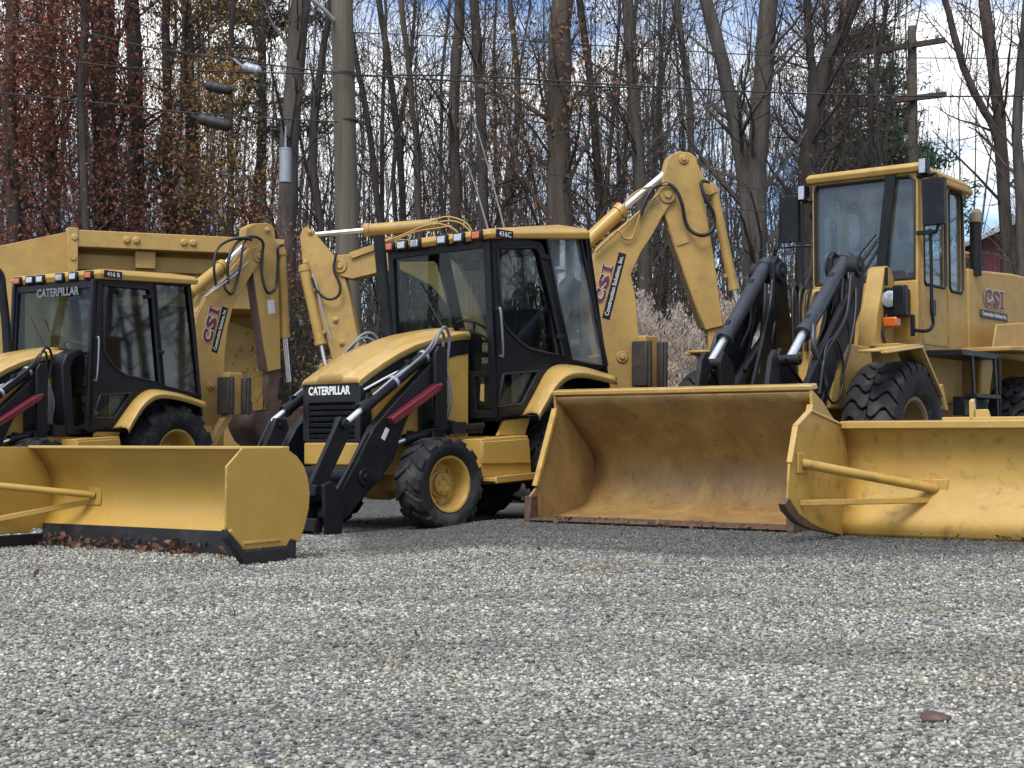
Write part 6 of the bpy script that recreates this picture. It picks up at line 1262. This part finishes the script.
# ---- pampas-like reeds behind the middle machine's stick
def reeds(label, spots, Y0, seed):
    c = spots[0]; base = at(c[0], 440, Y0); base.z = 0; root = thing('reed_clump', label, 'reeds', Matrix.Translation(base)); rn = random.Random(seed); st = MB(); V = []; F = []
    g = np.random.default_rng(seed)
    for (u, v) in spots:
        top = at(u, v, Y0 + rn.uniform(-0.7, 0.7)) - base; foot = Vector((top.x + rn.gauss(0, 0.15), top.y + rn.gauss(0, 0.1), 0)); bend = Vector((rn.uniform(-0.12, 0.12), 0, 0)); L = rn.uniform(0.42, 0.68)
        st.tube([foot, foot.lerp(top, 0.55), top + bend * 0.3 - Vector((0, 0, L))], [0.006, 0.005, 0.004], 4, caps=False)
        for k in range(190):
            t = g.random(); w = 0.14 * math.sin(math.pi * min(1, t * 0.82 + 0.12)) ** 0.8; p = np.array(top) + np.array((bend.x * (1 - t) * 1.2 + g.normal(0, w * 0.55), g.normal(0, w * 0.55), -L * t))
            d = np.array((g.normal(0, 0.5), g.normal(0, 0.5), 1.0)); d /= np.linalg.norm(d); e = np.cross(d, g.normal(size=3)); e /= np.linalg.norm(e); a = 0.055
            i = len(V); V += [p - d * a * 0.5 - e * 0.009, p - d * a * 0.5 + e * 0.009, p + d * a + e * 0.002, p + d * a - e * 0.002]; F.append((i, i + 1, i + 2, i + 3))
    for k in range(420):
        u, v = rn.choice(spots); p = at(u + rn.gauss(0, 7), 440, Y0 + rn.uniform(-0.8, 0.6)) - base; h = rn.uniform(0.7, 1.9); b_ = Vector((rn.gauss(0, 0.25), rn.gauss(0, 0.2), 0)); q = [Vector((p.x, p.y, 0)), Vector((p.x, p.y, h * 0.6)) + b_ * 0.3, Vector((p.x, p.y, h)) + b_]
        i = len(V)
        for j, wd in ((0, 0.010), (1, 0.012), (2, 0.002)): V += [np.array(q[j]) - np.array((wd, 0, 0)), np.array(q[j]) + np.array((wd, 0, 0))]
        F += [(i, i + 1, i + 3, i + 2), (i + 2, i + 3, i + 5, i + 4)]
    st.build('stems', 'reed', root, weld=False); F = np.array(F); V = np.array(V); nb = 190 * len(spots)
    np_mesh('plumes', V[:nb * 4], F[:nb], 'plume', root); np_mesh('blades', V[nb * 4:], F[nb:] - nb * 4, 'reed', root)
rn = random.Random(4)
sp1 = [(647, 290), (641, 300), (655, 302), (640, 322), (652, 318), (661, 313), (668, 322), (676, 303), (680, 310), (684, 322), (693, 311), (690, 324), (646, 332), (658, 330), (672, 334), (664, 343), (650, 345), (683, 338), (694, 336), (700, 345), (676, 350), (688, 354), (658, 355), (668, 362), (696, 360), (681, 366), (705, 358), (645, 358), (700, 330), (636, 312)]
reeds('feathery tan reeds seen between the tall boom and its stick', sp1, 21.5, 1)
sp1 += [(u + 3.5, v + 9) for u, v in sp1 if v < 345] + [(u - 4, v + 17) for u, v in sp1 if v < 335]
sp2 = [(726, 292), (734, 300), (730, 315), (738, 296), (742, 312), (747, 322), (736, 330), (743, 342), (752, 336), (729, 345), (738, 355), (750, 360), (757, 348), (764, 340), (760, 362)]
sp2 += [(u + 4, v + 10) for u, v in sp2 if v < 340]
reeds('feathery tan reeds between the middle machine\'s stick and the loader\'s arms', sp2, 22.0, 2)

# ================================================================ poles, wires, street light, barn
def pole(label, u, Y, px, w0, w1, top):
    P = [at(a, b_, Y) for a, b_ in px]; base = P[0].copy(); base.z = 0; root = thing('utility_pole', label, 'utility pole', Matrix.Translation(base))
    e = P[-1] + (P[-1] - P[0]).normalized() * top; s = Y / FPX / 2
    MB().tube([Vector((0, 0, 0)), P[-1] - base, e - base], [w0 * s, w1 * s, w1 * s * 0.9], 18).build('pole_shaft', 'pole_wood', root, weld=False)
    return root, base
YP = 24.5
pr_, pb = pole('thick weathered wooden utility pole left of the middle cab', 345, YP, [(353, 445), (349, 240), (342, 2)], 25, 22, 3.0)
b = MB()
for v in (74, 121): q = at(343 + (v - 2) * 0.03, v, YP) - pb; b.lathe(q, (0, 0, 1), [(-0.012, 0.200), (0.012, 0.200)], 18)
b.build('band', 'cable', pr_)
a0 = at(334, 21, YP - 0.1); a1 = at(322, 8, YP - 0.6); a2 = at(300, -8, YP - 1.2)
sl = thing('street_light', 'pale curved street light arm near the top of the wooden utility pole', 'street light', Matrix.Translation(a0))
MB().tube(smooth_path([Vector((0, 0, 0)), a1 - a0, a2 - a0, at(270, -14, YP - 1.8) - a0]), 0.035, 10).build('arm', 'white_mark', sl); MB().box(at(262, -14, YP - 1.9) - a0, (0.5, 0.22, 0.14)).build('lamp_head', 'grey_metal', sl, bevel=0.04)
c0 = at(285.5, 150, 27.3); b = MB(); b.cyl((0, 0, -0.62), (0, 0, 0), 0.115, 18); b.cyl((0, 0, 0), (0, 0, 0.03), 0.122, 18); b.cyl((0, 0, 0.03), (0, 0.02, 0.45), 0.02, 8)
ca = thing('canister', 'pale grey metal canister hanging against the thick grey trunk', 'canister', Matrix.Translation(c0)); b.build('shell', 'grey_metal', ca)
YC = 40
p2_, cb = pole('distant utility pole with two wooden crossarms behind the loader cab', 914, YC, [(917, 440), (915, 160), (912, 44)], 11, 9, 0.5)
for (u0, v0, u1, v1) in ((846, 57, 943, 42), (884, 103, 944, 96)):
    MB().beam(at(u0, v0, YC) - cb + Vector((0, -0.2, 0)), at(u1, v1, YC) - cb + Vector((0, -0.2, 0)), 0.13, 0.15).build('crossarm', 'bark_brown', p2_, bevel=0.01)
b = MB()
for (u, v) in ((850, 55), (880, 51), (935, 42), (895, 101), (936, 96)): q = at(u, v - 3, YC) - cb + Vector((0, -0.2, 0)); b.lathe(q, (0, 0, 1), [(-0.1, 0.03), (0.0, 0.06), (0.05, 0.06), (0.1, 0.03)], 8)
b.build('insulator', 'grey_metal', p2_)
for i, (lab, pts, Y, r) in enumerate([
    ('topmost black wire on the left, sagging from the top left corner', [(-120, 8), (0, 19), (90, 34), (165, 50), (330, 72), (480, 82), (640, 88)], 24.2, 0.014),
    ('middle black wire on the left, above the splice cases', [(-120, 36), (0, 50), (110, 66), (240, 72), (335, 74)], 24.0, 0.012),
    ('heavy wire on the left carrying the lower splice case', [(-120, 83), (0, 93), (110, 104), (180, 112), (250, 117), (338, 122)], 23.8, 0.013),
    ('long level wire crossing above the loader cab', [(345, 76), (470, 76), (620, 85), (760, 92), (900, 96), (1030, 96), (1160, 94)], 24.4, 0.014),
    ('upper level wire across the gap of sky at the right', [(345, 32), (480, 38), (640, 48), (780, 56), (930, 58), (1040, 58), (1160, 56)], 24.4, 0.009),
    ('slack wire falling from the utility pole towards the tall boom', [(348, 118), (420, 142), (500, 162), (580, 180), (660, 197), (780, 214)], 24.6, 0.009),
    ('thin wire slanting down over the middle cab roof', [(348, 100), (450, 112), (540, 132), (640, 160), (760, 190)], 25.0, 0.007)]):
    P = [at(u, v, Y) for u, v in pts]; o = MB().tube(smooth_path(P, 5), r, 6).build('overhead_wire', 'cable', weld=False); tag(o, lab, 'wire', 'overhead wires')
def splice(lab, u0, v0, u1, v1, r, Y, m='cable'):
    a, c = at(u0, v0, Y), at(u1, v1, Y); o = a.lerp(c, 0.5); root = thing('splice_case', lab, 'splice case', Matrix.Translation(o)); d = (c - a).normalized(); L = (c - a).length
    b = MB(); b.lathe(a - o, d, [(0, 0.02), (0.03, r * 0.7), (0.07, r), (L - 0.07, r), (L - 0.03, r * 0.7), (L, 0.02)], 16); b.build('shell', m, root)
    b = MB()
    for t in (0.25, 0.5, 0.75): b.lathe(a - o + d * L * t, d, [(-0.02, r * 1.06), (0.02, r * 1.06)], 16)
    b.tube([a - o, a - o - d * 0.15 + Vector((0, 0, 0.08))], 0.02, 6); b.build('clamp', 'cable' if m == 'cable' else m, root)
splice('black splice case on the heavy wire, the lower of two', 197, 118, 232, 127, 0.095, 23.75)
splice('black splice case above the other one, on the middle wire', 204, 85, 233, 91, 0.085, 24.0)
splice('grey splice box hanging right of the two black cases', 242, 66, 262, 72, 0.085, 24.05, 'grey_metal')
# whip aerials of the middle cab
for lab, (u0, v0), (u1, v1) in (('whip aerial, left and shorter of the pair on the middle cab roof', (490, 226), (463, 150)), ('whip aerial, right and longer of the pair on the middle cab roof', (507, 226), (470, 104))):
    a = FM.un(1, 0.0, u0, v0); c = FM.un(1, 0.0, u1, v1); A, B = FM.M @ Vector((a.x, 0, 3.06)), FM.M @ Vector((c.x, 0, c.z))
    o = MB().tube([Vector((0, 0, 0)), (B - A) * 0.5 + Vector((0.01, 0, 0)), B - A], [0.010, 0.008, 0.004], 6).build('aerial', 'grey_metal', mid, weld=False); o.matrix_basis = FM.M.inverted() @ Matrix.Translation(A)
# red barn at the right
YB = 64; A = at(972, 440, YB); FB = Matrix.Translation((A.x, YB, 0)); barn = thing('barn', 'dark red barn with a pale metal roof at the right edge', 'barn', FB)
h0 = at(1000, 222, YB).z; rz = at(1024, 200, YB).z
MB().prism([(0.6, 0), (0.6, h0 - 0.6), (3.8, rz - 0.35), (7.2, h0 - 0.6), (7.2, 0)], 1, 0.0, 14).build('barn_wall', 'barn_red', barn)
b = MB(); b.prism([(0.15, h0 - 0.95), (0.15, h0 - 0.75), (3.8, rz), (3.8, rz - 0.25)], 1, -0.6, 14.4); b.prism([(7.6, h0 - 0.95), (7.6, h0 - 0.75), (3.8, rz), (3.8, rz - 0.25)], 1, -0.6, 14.4); b.build('roof', 'barn_roof', barn)
b = MB()
for k in range(1, 16): b.span(0.6 + k * 0.41, 0.64 + k * 0.41, -0.03, 0.0, 0, h0 - 0.7)
b.build('batten', 'barn_red', barn)

# ================================================================ light
w = bpy.data.worlds.new('World'); SC.world = w; w.use_nodes = True; nt = w.node_tree; N = nt.nodes; Lk = nt.links; bg = N['Background']
SUN_EL, SUN_AZ = 56, 205                                     # degrees; azimuth measured clockwise from +y
sky = N.new('ShaderNodeTexSky'); sky.sky_type = 'NISHITA'; sky.sun_disc = False; sky.sun_elevation = rad(SUN_EL); sky.sun_rotation = rad(SUN_AZ); sky.air_density = 1.0; sky.dust_density = 0.6; sky.ozone_density = 1.5
tc = N.new('ShaderNodeTexCoord'); mp = N.new('ShaderNodeMapping'); mp.inputs['Scale'].default_value = (3.2, 3.2, 7.5); mp.inputs['Location'].default_value = (0.35, 0.1, 0.25); Lk.new(tc.outputs['Generated'], mp.inputs['Vector'])
nz = N.new('ShaderNodeTexNoise'); nz.inputs['Scale'].default_value = 1.0; nz.inputs['Detail'].default_value = 9; nz.inputs['Roughness'].default_value = 0.55; Lk.new(mp.outputs[0], nz.inputs['Vector'])
cr = N.new('ShaderNodeValToRGB'); cr.color_ramp.elements[0].position = 0.43; cr.color_ramp.elements[1].position = 0.55; Lk.new(nz.outputs['Fac'], cr.inputs[0])
n2 = N.new('ShaderNodeTexNoise'); n2.inputs['Scale'].default_value = 2.1; n2.inputs['Detail'].default_value = 6; Lk.new(mp.outputs[0], n2.inputs['Vector'])
c2 = N.new('ShaderNodeValToRGB'); c2.color_ramp.elements[0].position = 0.35; c2.color_ramp.elements[1].position = 0.62; c2.color_ramp.elements[0].color = (6.6, 7.3, 8.6, 1); c2.color_ramp.elements[1].color = (11.5, 11.5, 11.4, 1); Lk.new(n2.outputs['Fac'], c2.inputs[0])
mx = N.new('ShaderNodeMix'); mx.data_type = 'RGBA'; Lk.new(cr.outputs[0], mx.inputs[0]); tn = N.new('ShaderNodeVectorMath'); tn.operation = 'MULTIPLY'; tn.inputs[1].default_value = (1.05, 1.18, 1.38); Lk.new(sky.outputs[0], tn.inputs[0]); Lk.new(tn.outputs[0], mx.inputs[6]); Lk.new(c2.outputs[0], mx.inputs[7]); Lk.new(mx.outputs[2], bg.inputs['Color']); bg.inputs['Strength'].default_value = 0.085
ld = bpy.data.lights.new('sun', 'SUN'); ld.energy = 2.1; ld.angle = rad(26); ld.color = (1.0, 0.96, 0.9); so = bpy.data.objects.new('sun', ld); COL.objects.link(so)
az = rad(SUN_AZ); el = rad(SUN_EL); dirs = Vector((math.sin(az) * math.cos(el), math.cos(az) * math.cos(el), math.sin(el))); so.rotation_euler = dirs.to_track_quat('Z', 'Y').to_euler(); so.location = dirs * 50

SC.view_settings.view_transform = 'Standard'; SC.view_settings.look = 'None'; SC.view_settings.exposure = 0.74; SC.view_settings.gamma = 1.0; SC.view_settings.use_curve_mapping = False
SC.render.engine = 'CYCLES'; SC.cycles.max_bounces = 6; SC.cycles.transparent_max_bounces = 16; SC.cycles.use_denoising = True
